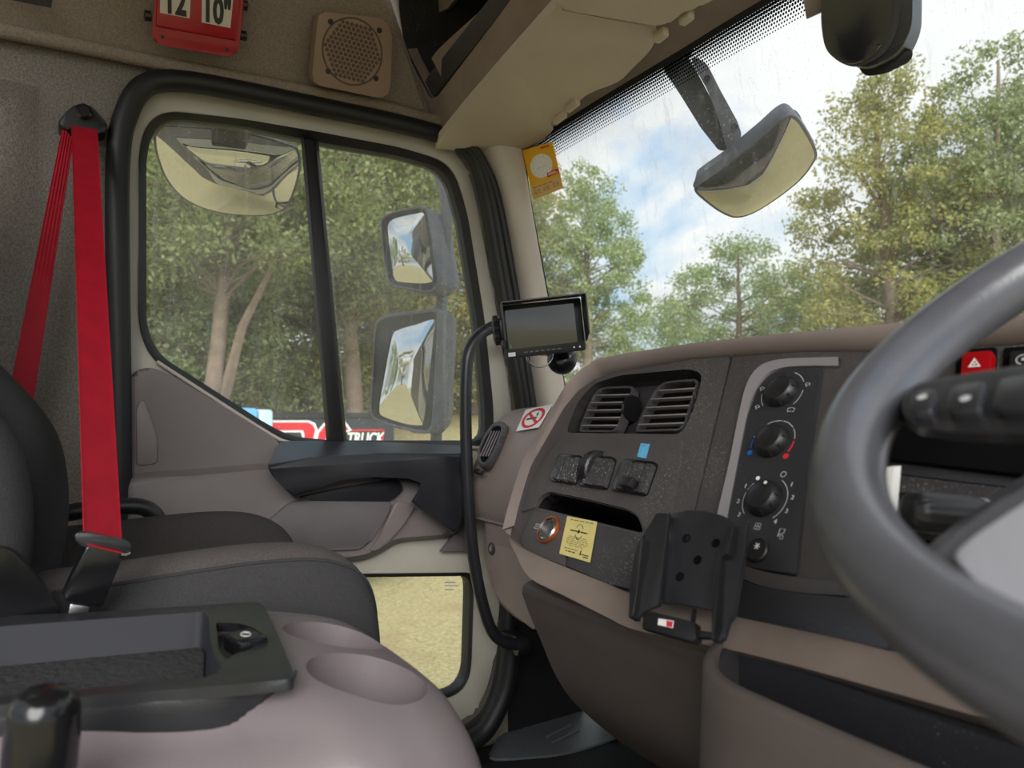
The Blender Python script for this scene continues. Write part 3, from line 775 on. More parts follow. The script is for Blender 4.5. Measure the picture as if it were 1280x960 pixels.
# blue tape and gold sticker
tp = plate('blue_tape', LD([(801, 554), (812, 555), (807, 573), (796, 571)], 0.0045), -DN * 0.0006, M['bluetape'])
tag(tp, 'small strip of blue tape above the right dash switch', 'tape')
gs = thing('gold_sticker', 'gold foil sticker with small black print on the dash drawer', 'sticker', tuple(D(720, 700, 0.008)))
gq = [(709, 645), (746, 652), (737, 703), (699, 692)]
plate('backing', LD(gq, 0.0085), -DN * 0.0008, M['gold'], gs)
ga, gb, gc, gd = [D(x, y, 0.0088) for x, y in gq]
gr = (gb - ga).normalized(); gu = (ga - gd).normalized()
gw = (gb - ga).length
gpt = lambda u, v: ga.lerp(gb, u).lerp(gd.lerp(gc, u), v)
def word_bars(f, u0, u1, v, hv, m, parent, n, seed, skew=0.0):
    """a line of print too small to read: a row of short inked words on face f(u, v)"""
    rnd_ = random.Random(seed); ws = [rnd_.uniform(.6, 1.5) for _ in range(n)]; tot = sum(ws) + .35 * (n - 1); x = u0
    bm = bmesh.new()
    for w in ws:
        e = x + (u1 - u0) * w / tot
        bm.faces.new([bm.verts.new(f(a, b)) for a, b in ((x, v), (e, v), (e, v + hv), (x, v + hv))])
        x = e + (u1 - u0) * .35 / tot
    return obj('print_line', bm, m, parent, 0)
M['softink'] = mat('faded ink', S(96, 88, 62), .5)
word_bars(gpt, .14, .90, .055, .022, M['softink'], gs, 5, 1)
word_bars(gpt, .20, .44, .325, .032, M['ink'], gs, 1, 2); word_bars(gpt, .55, .76, .325, .032, M['ink'], gs, 1, 3); word_bars(gpt, .79, .81, .33, .02, M['ink'], gs, 1, 4)
bm = bmesh.new()
for rr, a0, a1 in ((.0085, .5, 2.64), (.0085, 3.64, 5.8)):
    pts = [gpt(.5, .34) + gr * rr * .8 * math.cos(a0 + (a1 - a0) * k / 10) + gu * rr * 1.1 * math.sin(a0 + (a1 - a0) * k / 10) for k in range(11)]
    add_tube(bm, pts, .00035, 4)
add_lathe(bm, gpt(.49, .34), DN, [(.0022, 0), (.0022, .0002)], 10)
obj('emblem', bm, M['ink'], gs)
for k in range(6): word_bars(gpt, (.22, .17, .14, .14, .16, .26)[k], (.76, .82, .85, .86, .80, .72)[k], .49 + k * .045, .013, M['softink'], gs, 5, 10 + k)
word_bars(gpt, .13, .56, .80, .018, M['softink'], gs, 4, 20)
word_bars(gpt, .18, .50, .86, .034, M['softink'], gs, 3, 21)
bm = bmesh.new(); add_plate(bm, [gpt(.66, .80), gpt(.69, .76), gpt(.685, .90), gpt(.64, .90)], -DN * .0002); obj('emblem', bm, M['ink'], gs)
word_bars(gpt, .71, .93, .855, .03, M['softink'], gs, 1, 22); word_bars(gpt, .77, .93, .91, .024, M['ink'], gs, 1, 23)

# heater control panel
sil_o = crv(LD([(893, 662), (897, 640), (912, 575), (924, 515), (934, 478), (950, 457), (975, 449), (1012, 447), (1048, 446)], 0.006), 5)
sil_i = crv(LD([(905, 664), (910, 640), (922, 577), (934, 517), (945, 486), (959, 467), (980, 459), (1012, 457), (1048, 457)], 0.004), 5)
loft('silver_strip', [[p - DN * 0.01 for p in sil_o], sil_o, sil_i, [p - DN * 0.01 for p in sil_i]], M['silver'], dash, ang=30)
CL_PX = [(907, 690), (912, 640), (924, 577), (936, 517), (947, 486), (961, 468), (982, 460), (1027, 459), (1018, 520), (1006, 600), (994, 718), (950, 711), (915, 703)]
plate('climate_panel', rnd(LD(CL_PX, 0.005), 0.004, 3), -DN * 0.01, M['climate'], dash, bevel=0.001)
sw2o = crv(LD([(918, 702), (950, 713), (995, 722), (1050, 727), (1110, 733)], 0.007), 4)
sw2i = crv(LD([(914, 716), (945, 730), (995, 740), (1050, 744), (1110, 748)], 0.006), 4)
loft('lower_strip', [[p - DN * 0.01 for p in sw2o], sw2o, sw2i, [p - DN * 0.01 for p in sw2i]], M['dashdark'], dash, ang=30)
plate('lower_ledge', LD([(908, 716), (945, 731), (995, 741), (1110, 749), (1110, 812), (1000, 790), (905, 768)], 0.010), -DN * 0.012, M['climate'], dash, bevel=0.002)
def arc(c, r, a0, a1, m, parent, wd=.0007, off=.0054):
    """printed arc; angle in degrees, 0 = right, 90 = up"""
    bm = bmesh.new(); k = 14
    A, B = [], []
    for i in range(k + 1):
        a = math.radians(a0 + (a1 - a0) * i / k); d = DX * math.cos(a) + DT * math.sin(a)
        A.append(c + d * (r - wd / 2)); B.append(c + d * (r + wd / 2))
    add_loft(bm, [A, B]); return obj('printed_arc', bm, m, parent, 0)
def dot(c, r, m, parent): return lathe('printed_dot', c, DN, [(r, 0), (r, .0002)], m, parent, n=16)
def knob(px, lab):
    c = D(px[0], px[1], 0.005)
    k = lathe('control_knob', c, DN, [(0.0182, 0), (0.0182, 0.002), (0.0168, 0.006), (0.0146, 0.0095), (0.0132, 0.0106), (0.0118, 0.0106), (0.0108, 0.0100), (0.0080, 0.0090), (0.003, 0.0087)], M['black'], dash, n=48, label=lab)
    bm = bmesh.new()
    for j in range(9):
        a = 2 * PI * j / 9 + 0.2; d = DX * math.cos(a) + DT * math.sin(a)
        add_tube(bm, [c + d * 0.0177 + DN * 0.002, c + d * 0.0155 + DN * 0.0085], 0.0013, 6)
    obj('grip_ribs', bm, M['black'], k)
    return c, k
PT = lambda c, a, r: c + (DX * math.cos(math.radians(a)) + DT * math.sin(math.radians(a))) * r + DN * .0002
c1, k1 = knob((978, 490), 'airflow direction knob')
cp = DN * .0004
arc(c1 + cp, .0235, 30, 75, M['greyink'], dash); arc(c1 + cp, .0235, -38, 4, M['greyink'], dash); arc(c1 + cp, .0235, 185, 225, M['greyink'], dash)
def person_icon(c):
    bm = bmesh.new()
    for a, b in (((-3, 0), (-1, 2)), ((-1, 2), (2, 1)), ((2, 1), (2, -1)), ((-3, 0), (-1, -1)), ((-1, -1), (-1, -3)), ((-1, -1), (2, -1))):
        add_tube(bm, [c + DX * a[0] * .001 + DT * a[1] * .001, c + DX * b[0] * .001 + DT * b[1] * .001], .0003, 4)
    return obj('airflow_symbol', bm, M['greyink'], dash)
for a, r in ((170, .0265), (218, .029), (18, .0275)): person_icon(PT(c1, a, r))
bm = bmesh.new(); q = PT(c1, -50, .028)
pts = [q + DX * x * .001 + DT * y * .001 for x, y in [(-4, 2), (0, 3), (4, 2), (3, -2), (0, -1), (-3, -2), (-4, 2)]]
add_tube(bm, pts, .0003, 4); obj('demist_symbol', bm, M['greyink'], dash)
c2, k2 = knob((966, 552), 'temperature knob')
for a0, a1 in ((10, 40), (45, 82), (86, 125), (130, 172)): arc(c2 + cp, .0235, a0, a1, M['greyink'], dash)
arc(c2 + cp, .0235, 176, 203, M['blueink'], dash, .0012); arc(c2 + cp, .0235, -25, 4, M['redink'], dash, .0017)
dot(PT(c2, 213, .0255), .0028, M['blueink'], dash); dot(PT(c2, -36, .0255), .0030, M['redink'], dash)
c3, k3 = knob((956, 624), 'fan speed knob')
arc(c3 + cp, .0235, 138, 228, M['greyink'], dash); arc(c3 + cp, .0235, -48, 62, M['greyink'], dash)
dot(PT(c3, 128, .026), .0022, M['white'], dash)
dot(c3 + DN * .0107 + DX * .003 + DT * .0122, .0017, M['white'], k3)
for s, a in (('1', 158), ('2', 192), ('3', 222), ('1', 38), ('2', 10), ('3', -18), ('4', -46)):
    text('printed_number', s, PT(c3, a, .0285), DX, DT, .0062, M['greyink'], dash)
arc(PT(c3, 70, .029), .0028, 0, 360, M['greyink'], dash)
# fan and recirculation symbols, air-conditioning button
q = D(947, 658, .0054)
for a in (45, 135, 225, 315): arc(PT(q, a, .0022), .0016, 0, 360, M['greyink'], dash, .0005)
q = D(976, 666, .0054)
bm = bmesh.new()
add_tube(bm, [q + DX * x * .001 + DT * y * .001 for x, y in [(-2, -4), (-2, 4), (3, 4), (3, 0), (0, -1), (-2, -4)]], .0003, 4); obj('cab_symbol', bm, M['greyink'], dash)
arc(q + DX * .002 - DT * .004, .0018, 0, 360, M['greyink'], dash, .0005)
q = D(948, 689, 0.005)
ab = lathe('air_conditioning_button', q, DN, [(0.0112, 0), (0.0112, 0.003), (0.0100, 0.0045), (0.0096, 0.0035), (0.004, 0.0028)], M['black'], dash, n=32, label='round black button with snowflake')
bm = bmesh.new()
for k in range(3):
    d = (DX * math.cos(k * PI / 3) + DT * math.sin(k * PI / 3)) * .0032; z = q + DN * .0042 + DT * .003
    add_tube(bm, [z - d, z + d], .0004, 4)
obj('snowflake', bm, M['white'], ab)

# hazard and neighbouring switch high on the right
hz = plate('hazard_switch', rnd(LD([(1202, 440), (1240, 437), (1238, 490), (1198, 490)], 0.010), 0.003, 3), -DN * 0.016, M['redplastic'], dash, bevel=0.003, label='red hazard warning switch')
plate('hazard_bezel', rnd(LD([(1195, 437), (1245, 433), (1243, 494), (1192, 494)], 0.003), 0.003, 3), -DN * 0.006, M['void'], dash, bevel=0.001)
tri = [D(x, y, .0106) for x, y in [(1218, 447), (1226, 458), (1210, 459)]]
tri2 = [p.lerp(sum(tri, V()) / 3, .45) for p in tri]
ringmesh('triangle_mark', tri, tri2, -DN * .0003, M['white'], hz, n=48, ang=0)
plate('triangle_mark', [p.lerp(sum(tri, V()) / 3, .72) for p in tri], -DN * .0003, M['white'], hz, ang=0)
plate('switch_bezel', rnd(LD([(1254, 434), (1310, 430), (1310, 494), (1250, 494)], 0.003), 0.003, 3), -DN * 0.006, M['void'], dash, bevel=0.001)
bk = plate('rocker_switch', rnd(LD([(1262, 438), (1310, 435), (1310, 490), (1258, 490)], 0.010), 0.003, 3), -DN * 0.016, M['black'], dash, bevel=0.003)
qs = D(1278, 449, .0106)
arc(qs, .0042, 40, 270, M['greyink'], bk, .0011); lathe('printed_dot', qs + DX * .0008, DN, [(.0016, 0), (.0016, .0002)], M['greyink'], bk, n=12)
# stepped lower shroud behind the wheel
for k, (y0, y1, off, mk) in enumerate([(512, 572, .030, 'void'), (572, 590, .024, 'climate'), (590, 612, .036, 'dashdark2'), (612, 640, .026, 'climate'), (640, 660, .034, 'dashdark2'), (660, 720, .022, 'void')]):
    plate('shroud_step', LD([(1100, y0), (1320, y0 + 26), (1320, y1 + 26), (1100, y1)], off), -DN * 0.03, M[mk], dash, bevel=0.002)

# taupe strip under the fascia
TT = [(637, 672), (655, 686), (700, 706), (760, 730), (800, 746), (860, 758), (930, 773), (1020, 792), (1110, 813), (1310, 862)]
TB = [(645, 694), (662, 722), (704, 744), (756, 770), (790, 786), (860, 801), (930, 816), (1020, 839), (1110, 864), (1310, 920)]
tt = crv(LD(TT, 0.020), 4); tb = crv(LD(TB, 0.030), 4)
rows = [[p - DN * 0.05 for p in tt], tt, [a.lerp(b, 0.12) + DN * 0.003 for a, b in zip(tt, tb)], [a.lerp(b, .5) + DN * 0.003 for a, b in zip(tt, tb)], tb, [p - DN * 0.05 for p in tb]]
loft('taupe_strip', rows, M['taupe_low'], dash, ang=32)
# knee panel below: a profile carried across the cab, curving forward under the strip
prof = [(0.60, -0.205), (0.50, -0.212), (0.497, -0.235), (0.520, -0.285), (0.547, -0.34), (0.585, -0.386), (0.668, -0.456), (0.757, -0.515), (0.86, -0.585), (1.0, -0.68), (1.1, -0.72)]
pr3 = [V((0, y, z)) for y, z in prof]
pr3 = crv(pr3, 4)
rows = []
for X, s in ((-0.700, 0.035), (-0.722, 0.012), (-0.733, 0.004), (-0.738, 0.0)): rows.append([V((X + 0.0, p.y + s * 0, p.z)) for p in pr3])
back = [V((0, 1.1, -0.205))]
A = [V((-0.738, p.y, p.z)) for p in pr3 + back]; B = [V((0.35, p.y, p.z)) for p in pr3 + back]
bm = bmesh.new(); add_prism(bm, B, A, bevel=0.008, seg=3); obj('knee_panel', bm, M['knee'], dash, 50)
# open bin below the strip on the driver's side
path = crv([V((-0.414, 0.520, -0.190)), V((-0.420, 0.485, -0.192)), V((-0.412, 0.457, -0.200)), V((-0.385, 0.440, -0.206)), V((-0.33, 0.430, -0.205)), V((-0.2, 0.420, -0.203)), V((0.1, 0.41, -0.203))], 6)
rows = []
for i, (p, (t, a, b)) in enumerate(zip(path, frames(path))):
    o_ = V((t.y, -t.x, 0)).normalized()
    if o_.y > 0 and p.x > -0.405: o_ = -o_
    if p.x <= -0.405 and o_.x > 0: o_ = -o_
    sec = []
    h = 0.007
    for du, dz in ((1.5, -0.34), (1.35, -0.10), (1.0, -0.03), (0.9, -0.006), (0.5, -0.001), (0, 0.0), (-0.5, -0.001), (-0.9, -0.006), (-1.0, -0.03), (-1.0, -0.3)):
        sec.append(p + o_ * h * du + V((0, 0, dz)))
    rows.append(sec)
loft('bin_wall', rows, M['knee'], dash, ang=60)
plate('bin_back', [V((-0.415, 0.484, -0.20)), V((0.3, 0.484, -0.20)), V((0.3, 0.492, -0.55)), V((-0.415, 0.492, -0.55))], (0, 0.01, 0), M['climate'], dash)
plate('bin_side', [V((-0.413, 0.50, -0.18)), V((-0.413, 0.448, -0.215)), V((-0.413, 0.448, -0.5)), V((-0.413, 0.53, -0.5))], (0.006, 0, 0), M['dashdark2'], dash)

# ------------------------------------------------------------------ passenger end of the dash
pprof = [(1.12, -0.008), (0.97, -0.006), (0.90, -0.012), (0.865, -0.026), (0.84, -0.05), (0.815, -0.085), (0.795, -0.125), (0.782, -0.17), (0.780, -0.21), (0.790, -0.238), (0.82, -0.245), (1.1, -0.245)]
def ploft(name, X0, X1, prof, endround, m):
    P = crv([V((0, y, z)) for y, z in prof], 3)
    rows = []
    st = ([(X0, 0.07), (X0 + 0.004, 0.035), (X0 + 0.014, 0.014), (X0 + 0.03, 0.004), (X0 + 0.05, 0)] if endround else [(X0, 0)]) + [((X0 + X1) / 2, 0), (X1, 0)]
    c = V((0, 1.0, -0.13))
    for X, s in st:
        rows.append([V((X, p.y + s * (1 if p.y < 1.0 else 0), p.z + (c.z - p.z) * s * 1.2)) for p in P])
    return loft(name, rows, m, dash, capends=True, ang=45)
ploft('dash_end_cap', -1.405, -1.301, pprof, True, M['mauve'])
ploft('passenger_dash', -1.2995, -0.76, pprof, False, M['mauve'])
# side vent and its wheel
VP0, VN = V((0, 0.8180, -0.0610)), V((0, -0.83, 0.55)).normalized()
def Q(x, y, off=0.0): return onp(x, y, VP0 + VN * off, VN)
so_ = crv([Q(x, y, 0.006) for x, y in [(597, 577), (597, 562), (606, 543), (615, 530), (625, 526), (630, 530), (626, 545), (616, 567), (607, 581), (601, 584)]], 4, True)
si_ = [p.lerp(sum(so_, V()) / len(so_), .22) for p in so_]
sv = ringmesh('side_vent', so_, si_, -VN * 0.014, M['dashdark2'], dash, n=60, bevel=0.002)
plate('vent_back', [p - VN * .003 for p in si_], -VN * 0.003, M['void'], sv)
for k in range(4):
    t = k / 3 - 0.5
    a = Q(604 + t * 10, 575, 0.003); b = Q(622 + t * 10, 535, 0.003)
    box('slat', (a + b) / 2, (b - a) * .40, (0.0007, 0, 0), VN * .003, M['mauve_console'], sv, .0005)
box('vent_wheel', Q(599, 590, 0.001), (0.011, 0, 0), V((0, .55, .83)) * .005, VN * .006, M['black'], dash, .002)
# no-smoking sticker
ns = thing('no_smoking_sticker', 'white no smoking sticker with red ring on the dash end', 'sticker', tuple(Q(665, 525)))
P0 = V((0, 0.8660, -0.0225)); N0 = V((0, -0.48, 0.877)).normalized()
P1 = V((0, 0.842, -0.0465))
nq = [(645, 539), (657, 512), (690, 505), (673, 534)]
VPs, VNs = V((0, 0.855, -0.033)), V((0, -0.69, 0.72)).normalized()
NQ = lambda x, y, o=0: onp(x, y, VPs + VNs * o, VNs)
plate('backing', [NQ(x, y, .0045) for x, y in nq], -VNs * .001, M['white'], ns)
na, nb, nc, nd = [NQ(x, y, .005) for x, y in [nq[1], nq[2], nq[3], nq[0]]]
nf = lambda u, v: na.lerp(nb, u).lerp(nd.lerp(nc, u), v)
ring_o = [nf(.5 + .44 * math.cos(a), .5 + .44 * math.sin(a)) for a in [2 * PI * k / 32 for k in range(32)]]
ring_i = [nf(.5 + .33 * math.cos(a), .5 + .33 * math.sin(a)) for a in [2 * PI * k / 32 for k in range(32)]]
ringmesh('red_ring', ring_o, ring_i, -VNs * .0004, M['redink'], ns, n=48, ang=0)
plate('red_bar', [nf(.22, .28), nf(.28, .2), nf(.80, .72), nf(.74, .8)], -VNs * .0004, M['redink'], ns, ang=0)
plate('cigarette', [nf(.24, .55), nf(.24, .47), nf(.66, .47), nf(.66, .55)], -VNs * .0003, M['ink'], ns, ang=0)
plate('smoke', [nf(.60, .42), nf(.58, .30), nf(.64, .26), nf(.66, .42)], -VNs * .0003, M['ink'], ns, ang=0)
# glove box and panel under the passenger end
gprof = [(0.80, -0.243), (0.797, -0.262), (0.800, -0.33), (0.822, -0.40), (0.86, -0.45), (0.92, -0.475), (1.1, -0.48)]
ploft('lower_dash', -1.37, -0.72, gprof, True, M['mauve'])
gb = plate('glove_box_door', rnd(LY([(606, 663), (652, 676), (668, 700), (668, 790), (640, 766), (622, 746), (613, 725)], 0.797), 0.012, 3), (0, 0.03, 0), M['mauve'], dash, bevel=0.004)
lk = onY(615, 686, 0.797)
lathe('glove_box_lock', lk, (0, -1, 0.05), [(0.013, 0), (0.013, 0.002), (0.010, 0.003), (0.009, -0.002)], M['dashdark2'], gb, n=24)
lathe('lock_barrel', lk, (0, -1, 0.05), [(0.006, -0.002), (0.006, 0.003)], M['steel'], gb, n=16)

# ================================================================== overhead: shelf, visors, speaker, height box
# overhead shelf facing the seats
HP0, HN = V((0, 0.72, 0.66)), V((0, -1, -0.35)).normalized()
def H(x, y, off=0.0): return onp(x, y, HP0 + HN * off, HN)
shelf = thing('overhead_shelf', 'taupe overhead storage shelf with open dark compartment above the windscreen', 'shelf', tuple(H(552, 168)))
so_px = [(482, -110), (488, 10), (498, 66), (532, 140), (548, 163), (566, 158), (628, 88), (702, 4), (800, -110)]
si_px = [(494, -110), (499, 12), (506, 62), (537, 122), (545, 120), (640, -2), (722, -110)]
lo = rnd([H(x, y) for x, y in so_px], [0, .02, .04, .03, .02, .02, .05, 0.05, 0], 4); li = rnd([H(x, y) for x, y in si_px], [0, .02, .02, .006, .006, 0.02, 0], 4)
plate('shelf_front', lo, -HN * 0.03, M['taupe'], shelf, holes=[li], bevel=0.006, seg=3)
c_ = sum(li, V()) / len(li)
prism('compartment', li, [p - HN * 0.22 + V((0, 0.02, 0.0)) for p in li], M['dashdark2'], shelf, capA=False, ang=30)
plate('compartment_lip', [H(x, y, -0.008) for x, y in [(530, 104), (538, 121), (545, 118), (642, -4), (725, -110), (695, -110), (612, -2), (535, 95)]], -HN * 0.05, M['dashdark'], shelf, bevel=0.002)
plate('compartment_divider', [H(x, y, -0.10) for x, y in [(540, 20), (560, 10), (600, -40), (560, -60)]], -HN * 0.01, M['fabric'], shelf)

# sun visors hanging under the shelf
va, vb, vc = V((-1.40, 0.755, 0.570)), onX(655, 186, -1.36), None
d_ = ray(817, 35); vc = d_ * (0.62 / d_.z)
VNn = (vb - va).cross(vc - va).normalized()
if VNn.z > 0: VNn = -VNn
def VV(x, y, off=0.0): return onp(x, y, va + VNn * off, VNn)
visor1 = thing('sun_visor', 'large cream sun visor above the passenger side of the windscreen', 'sun visor', tuple(VV(690, 100)))
v_px = [(550, 174), (560, 187), (600, 190), (655, 187), (676, 176), (692, 162), (688, 156), (700, 148), (712, 140), (726, 124), (745, 113), (772, 103), (790, 86), (810, 66), (818, 52), (816, 36), (760, 24), (702, 13), (690, 14)]
plate('visor_panel', crv([VV(x, y) for x, y in v_px], 3, True), -VNn * 0.018, M['visor'], visor1, bevel=0.006, seg=3, ang=50)
plate('visor_slot', [VV(x, y, 0.0006) for x, y in [(688, 154), (696, 149), (714, 134), (720, 128), (712, 142), (696, 157)]], -VNn * 0.004, M['taupe'], visor1)
for (x, y) in ((700, 147), (716, 132)):
    c = VV(x, y, 0.004)
    e = (VV(x + 9, y - 7, 0.004) - c)
    k = box('visor_clip', c, e * .75, VNn.cross(e).normalized() * .006, VNn * .007, M['visor'], visor1, .003)
visor2 = thing('sun_visor', 'second cream sun visor overlapping at the top edge of the photo', 'sun visor', tuple(VV(780, 0, .01)))
v2 = [(696, -30), (698, 4), (704, 12), (760, 22), (822, 32), (838, 28), (862, 10), (880, 8), (905, -8), (930, -40), (930, -90), (760, -90)]
plate('visor_panel', crv([VV(x, y, 0.012) for x, y in v2], 3, True), -VNn * 0.018, M['visor'], visor2, bevel=0.006, seg=3, ang=50)
for (x, y) in ((826, 44), (858, 22)):
    c = VV(x, y, 0.010); e = (VV(x + 9, y - 7, 0.010) - c)
    box('visor_clip', c, e * .75, VNn.cross(e).normalized() * .007, VNn * .008, M['visor'], visor2, .003)

# speaker in the roof cove
CPs = CP + CN * 0.015
def C(x, y, off=0.0): return onp(x, y, CPs + CN * off, CN)
spk = thing('roof_speaker', 'square brown speaker with honeycomb grille in the roof cove', 'speaker', tuple(C(440, 115)))
M['speaker'] = mat('brown speaker plastic', S(146, 122, 104), 0.6, bump=(700, .15), var=(10, .08))
sp_px = [(401, 14), (480, 23), (491, 34), (488, 112), (481, 124), (394, 106), (390, 96), (397, 24)]
plate('speaker_body', rnd([C(x, y, 0.012) for x, y in sp_px], 0.015, 4), -CN * 0.03, M['speaker'], spk, bevel=0.006, seg=3)
sc0 = C(441, 65, 0.0125); cx, cy, cn = basis(CN)
cr_ = (C(477, 70, .0125) - sc0).length
bm = bmesh.new()
nh = 0
rs = cr_ / 6.6
for i in range(-9, 10):
    for j in range(-9, 10):
        p = (i + 0.5 * (j % 2)) * rs * 1.02, j * rs * 0.885
        if math.hypot(*p) > cr_ * 0.93: continue
        c = sc0 + cx * p[0] + cy * p[1]
        lo6 = [c + (cx * math.sin(k * PI / 3) + cy * math.cos(k * PI / 3)) * rs * 0.44 for k in range(6)]
        vs = [bm.verts.new(q + cn * .0004) for q in lo6]; bm.faces.new(vs)
M['grille'] = mat('speaker cloth', S(96, 80, 68), 0.9)
gh = obj('grille_cells', bm, M['grille'], spk, 0)
ringmesh('grille_rim', [sc0 + (cx * math.cos(a) + cy * math.sin(a)) * cr_ * 1.04 for a in [2 * PI * k / 40 for k in range(40)]], [sc0 + (cx * math.cos(a) + cy * math.sin(a)) * cr_ * 0.98 for a in [2 * PI * k / 40 for k in range(40)]], -cn * .001, M['grille'], spk, n=64, ang=0)
for (x, y) in ((413, 27), (474, 38), (410, 89), (470, 98)):
    lathe('screw', C(x, y, .012), cn, [(.0052, 0), (.0052, .0012), (.0025, .0016)], M['ink'], spk, n=12)

# red vehicle height box: 12' 10"
hb = thing('height_indicator', 'red plastic vehicle height box showing 12 10 inches on the roof lining', 'height indicator', tuple(C(245, 62)))
hb_px = [(196, -40), (190, 44), (193, 52), (203, 57), (285, 70), (296, 67), (299, 60), (308, -25)]
hq = [C(x, y, 0.028) for x, y in hb_px]
prism('case', rnd([C(x, y, 0.0) for x, y in hb_px], .008, 3), rnd(hq, .008, 3), M['redplastic'], hb, bevel=.005, seg=3)
hA, hB_, hC, hD = C(196, 32, .0282), C(304, 48, .0282), C(306, -10, .0282), C(198, -26, .0282)
plate('raised_face', rnd([C(x, y, .033) for x, y in [(198, -40), (195, 33), (296, 51), (304, -30)]], .004, 3), -CN * .008, M['redplastic'], hb, bevel=.003)
hr = (C(296, 51, .03) - C(195, 33, .03)).normalized(); hu = CN.cross(hr).normalized()
if hu.z < 0: hu = -hu
for q, s, c in (([(201, -34), (200, 16), (237, 23), (240, -28)], '12', (219, 3)), ([(253, -24), (252, 28), (288, 35), (293, -18)], '10"', (271, 15))):
    w_ = plate('number_card', [C(x, y, .0336) for x, y in q], -CN * .001, M['offwhite'], hb)
    text('height_number', s, C(c[0], c[1], .0338), hr, hu, .056, M['ink'], w_, offset=.0022, sx=.62)
for (x, y) in ((203, 46), (284, 62)): lathe('screw', C(x, y, .0275), CN, [(.003, 0), (.003, .001)], M['ink'], hb, n=10)
for (x, y) in ((303, 6), (302, 44)):
    c = C(x, y, .014); lathe('adjuster_wheel', c, hr, [(.006, -.004), (.008, -.003), (.008, .008), (.006, .009)], M['black'], hb, n=20, flut=(10, .06))
c = C(186, 20, .012); lathe('adjuster_wheel', c, -hr, [(.006, -.004), (.008, -.003), (.008, .006), (.006, .007)], M['black'], hb, n=20, flut=(10, .06))
# dark clip at the very top left
ck = plate('dark_sticker', [C(x, y, .004) for x, y in [(10, -12), (66, -2), (64, 10), (14, 0)]], -CN * .004, M['ink']); tag(ck, 'dark sticker on the roof lining at the top left corner', 'sticker')

# ------------------------------------------------------------------ yellow card and camera unit on the windscreen
yc = thing('yellow_card', 'yellow card with white dial stuck inside the windscreen corner', 'card', tuple(onW(690, 248, .01)))
yq = [(653, 188), (690, 177), (704, 235), (667, 250)]
ya, yb, yc_, yd = [onW(x, y, .008) for x, y in yq]
yn = (yb - ya).cross(yd - ya).normalized()
if yn.y > 0: yn = -yn
yf = lambda u, v, o=0: ya.lerp(yb, u).lerp(yd.lerp(yc_, u), v) + yn * o
plate('backing', [yf(0, 0), yf(1, 0), yf(1, 1), yf(0, 1)], -yn * .001, M['yellow'], yc)
plate('lower_panel', [yf(0, .72, .0003), yf(1, .72, .0003), yf(1, 1, .0003), yf(0, 1, .0003)], -yn * .0005, mat('tan card', S(222, 182, 110), .5), yc)
er, eu = (yb - ya), (ya - yd)
dial = [yf(.5 + .36 * math.cos(a), .41 + .24 * math.sin(a) , .0008) for a in [2 * PI * k / 36 for k in range(36)]]
plate('dial_face', dial, -yn * .0004, M['white'], yc, ang=0)
for k in range(12):
    a = 2 * PI * k / 12
    lathe('dial_mark', yf(.5 + .28 * math.cos(a), .41 + .19 * math.sin(a), .001), yn, [(.0012, 0), (.0012, .0001)], M['greyink'], yc, n=8)
yw = lambda o: (lambda u, v: yf(u, v, o))
word_bars(yw(.0011), .36, .66, .43, .012, M['greyink'], yc, 2, 31)
plate('red_flash', [yf(.62, .59, .0012), yf(1.0, .575, .0012), yf(1.0, .665, .0012), yf(.62, .68, .0012)], -yn * .0004, M['redink'], yc, ang=0)
word_bars(yw(.0014), .66, .90, .607, .014, M['white'], yc, 1, 32); word_bars(yw(.0014), .66, .96, .634, .014, M['white'], yc, 1, 33)
word_bars(yw(.0006), .60, .88, .045, .035, M['redink'], yc, 1, 34)
word_bars(yw(.0006), .08, .74, .775, .016, M['redink'], yc, 4, 35)
for k in range(3):
    for j in range(3): word_bars(yw(.0006), .08 + .31 * k, .30 + .31 * k, .835 + .035 * j, .010, M['softink'], yc, 2, 40 + 3 * k + j)

cu = thing('camera_unit', 'black camera housing hanging at the top of the windscreen', 'camera', tuple(onD(1090, 0, .80)))
cc = onD(1092, 20, 0.80); n_c = (V((0, 0, 0)) - cc).normalized()
fr_ = [(1028, -70), (1026, 30), (1031, 62), (1046, 76), (1068, 83), (1098, 66), (1112, 40), (1125, -70)]
bk_ = [(1045, -70), (1050, 40), (1058, 70), (1072, 86), (1095, 94), (1136, 74), (1152, 40), (1153, -70)]
def onC(x, y, o): return onp(x, y, cc + n_c * o, n_c)
bm = bmesh.new(); add_prism(bm, rnd([onC(x, y, -0.07) for x, y in bk_], .012, 4), rnd([onC(x, y, -0.01) for x, y in [(1040, -70), (1040, 36), (1046, 66), (1060, 79), (1084, 86), (1122, 68), (1140, 36), (1142, -70)]], .012, 4), bevel=.004)
obj('housing', bm, M['black'], cu)
plate('front_shell', rnd([onC(x, y, 0.012) for x, y in fr_], .012, 4), -n_c * .03, M['blackgloss'], cu, bevel=.006, seg=3)
ringmesh('grey_band', rnd([onC(x, y, -.002) for x, y in [(1030, -70), (1029, 32), (1035, 66), (1050, 79), (1072, 86), (1106, 68), (1122, 40), (1133, -70)]], .012, 4), rnd([onC(x, y, -.002) for x, y in [(1036, -60), (1036, 30), (1042, 58), (1054, 70), (1070, 76), (1092, 62), (1106, 36), (1118, -60)]], .012, 4), -n_c * .012, M['blacksatin'], cu, n=80)
plate('lens_block', rnd([onC(x, y, -.035) for x, y in [(1072, 84), (1098, 78), (1142, 60), (1140, 76), (1108, 92), (1082, 96)]], .006, 3), -n_c * .035, M['blackmatt'], cu, bevel=.003)
plate('mount_bracket', [onC(x, y, -.02) for x, y in [(1002, -20), (1004, 0), (1008, 24), (1028, 15), (1034, -20)]], -n_c * .01, M['taupe'], cu, bevel=.002)

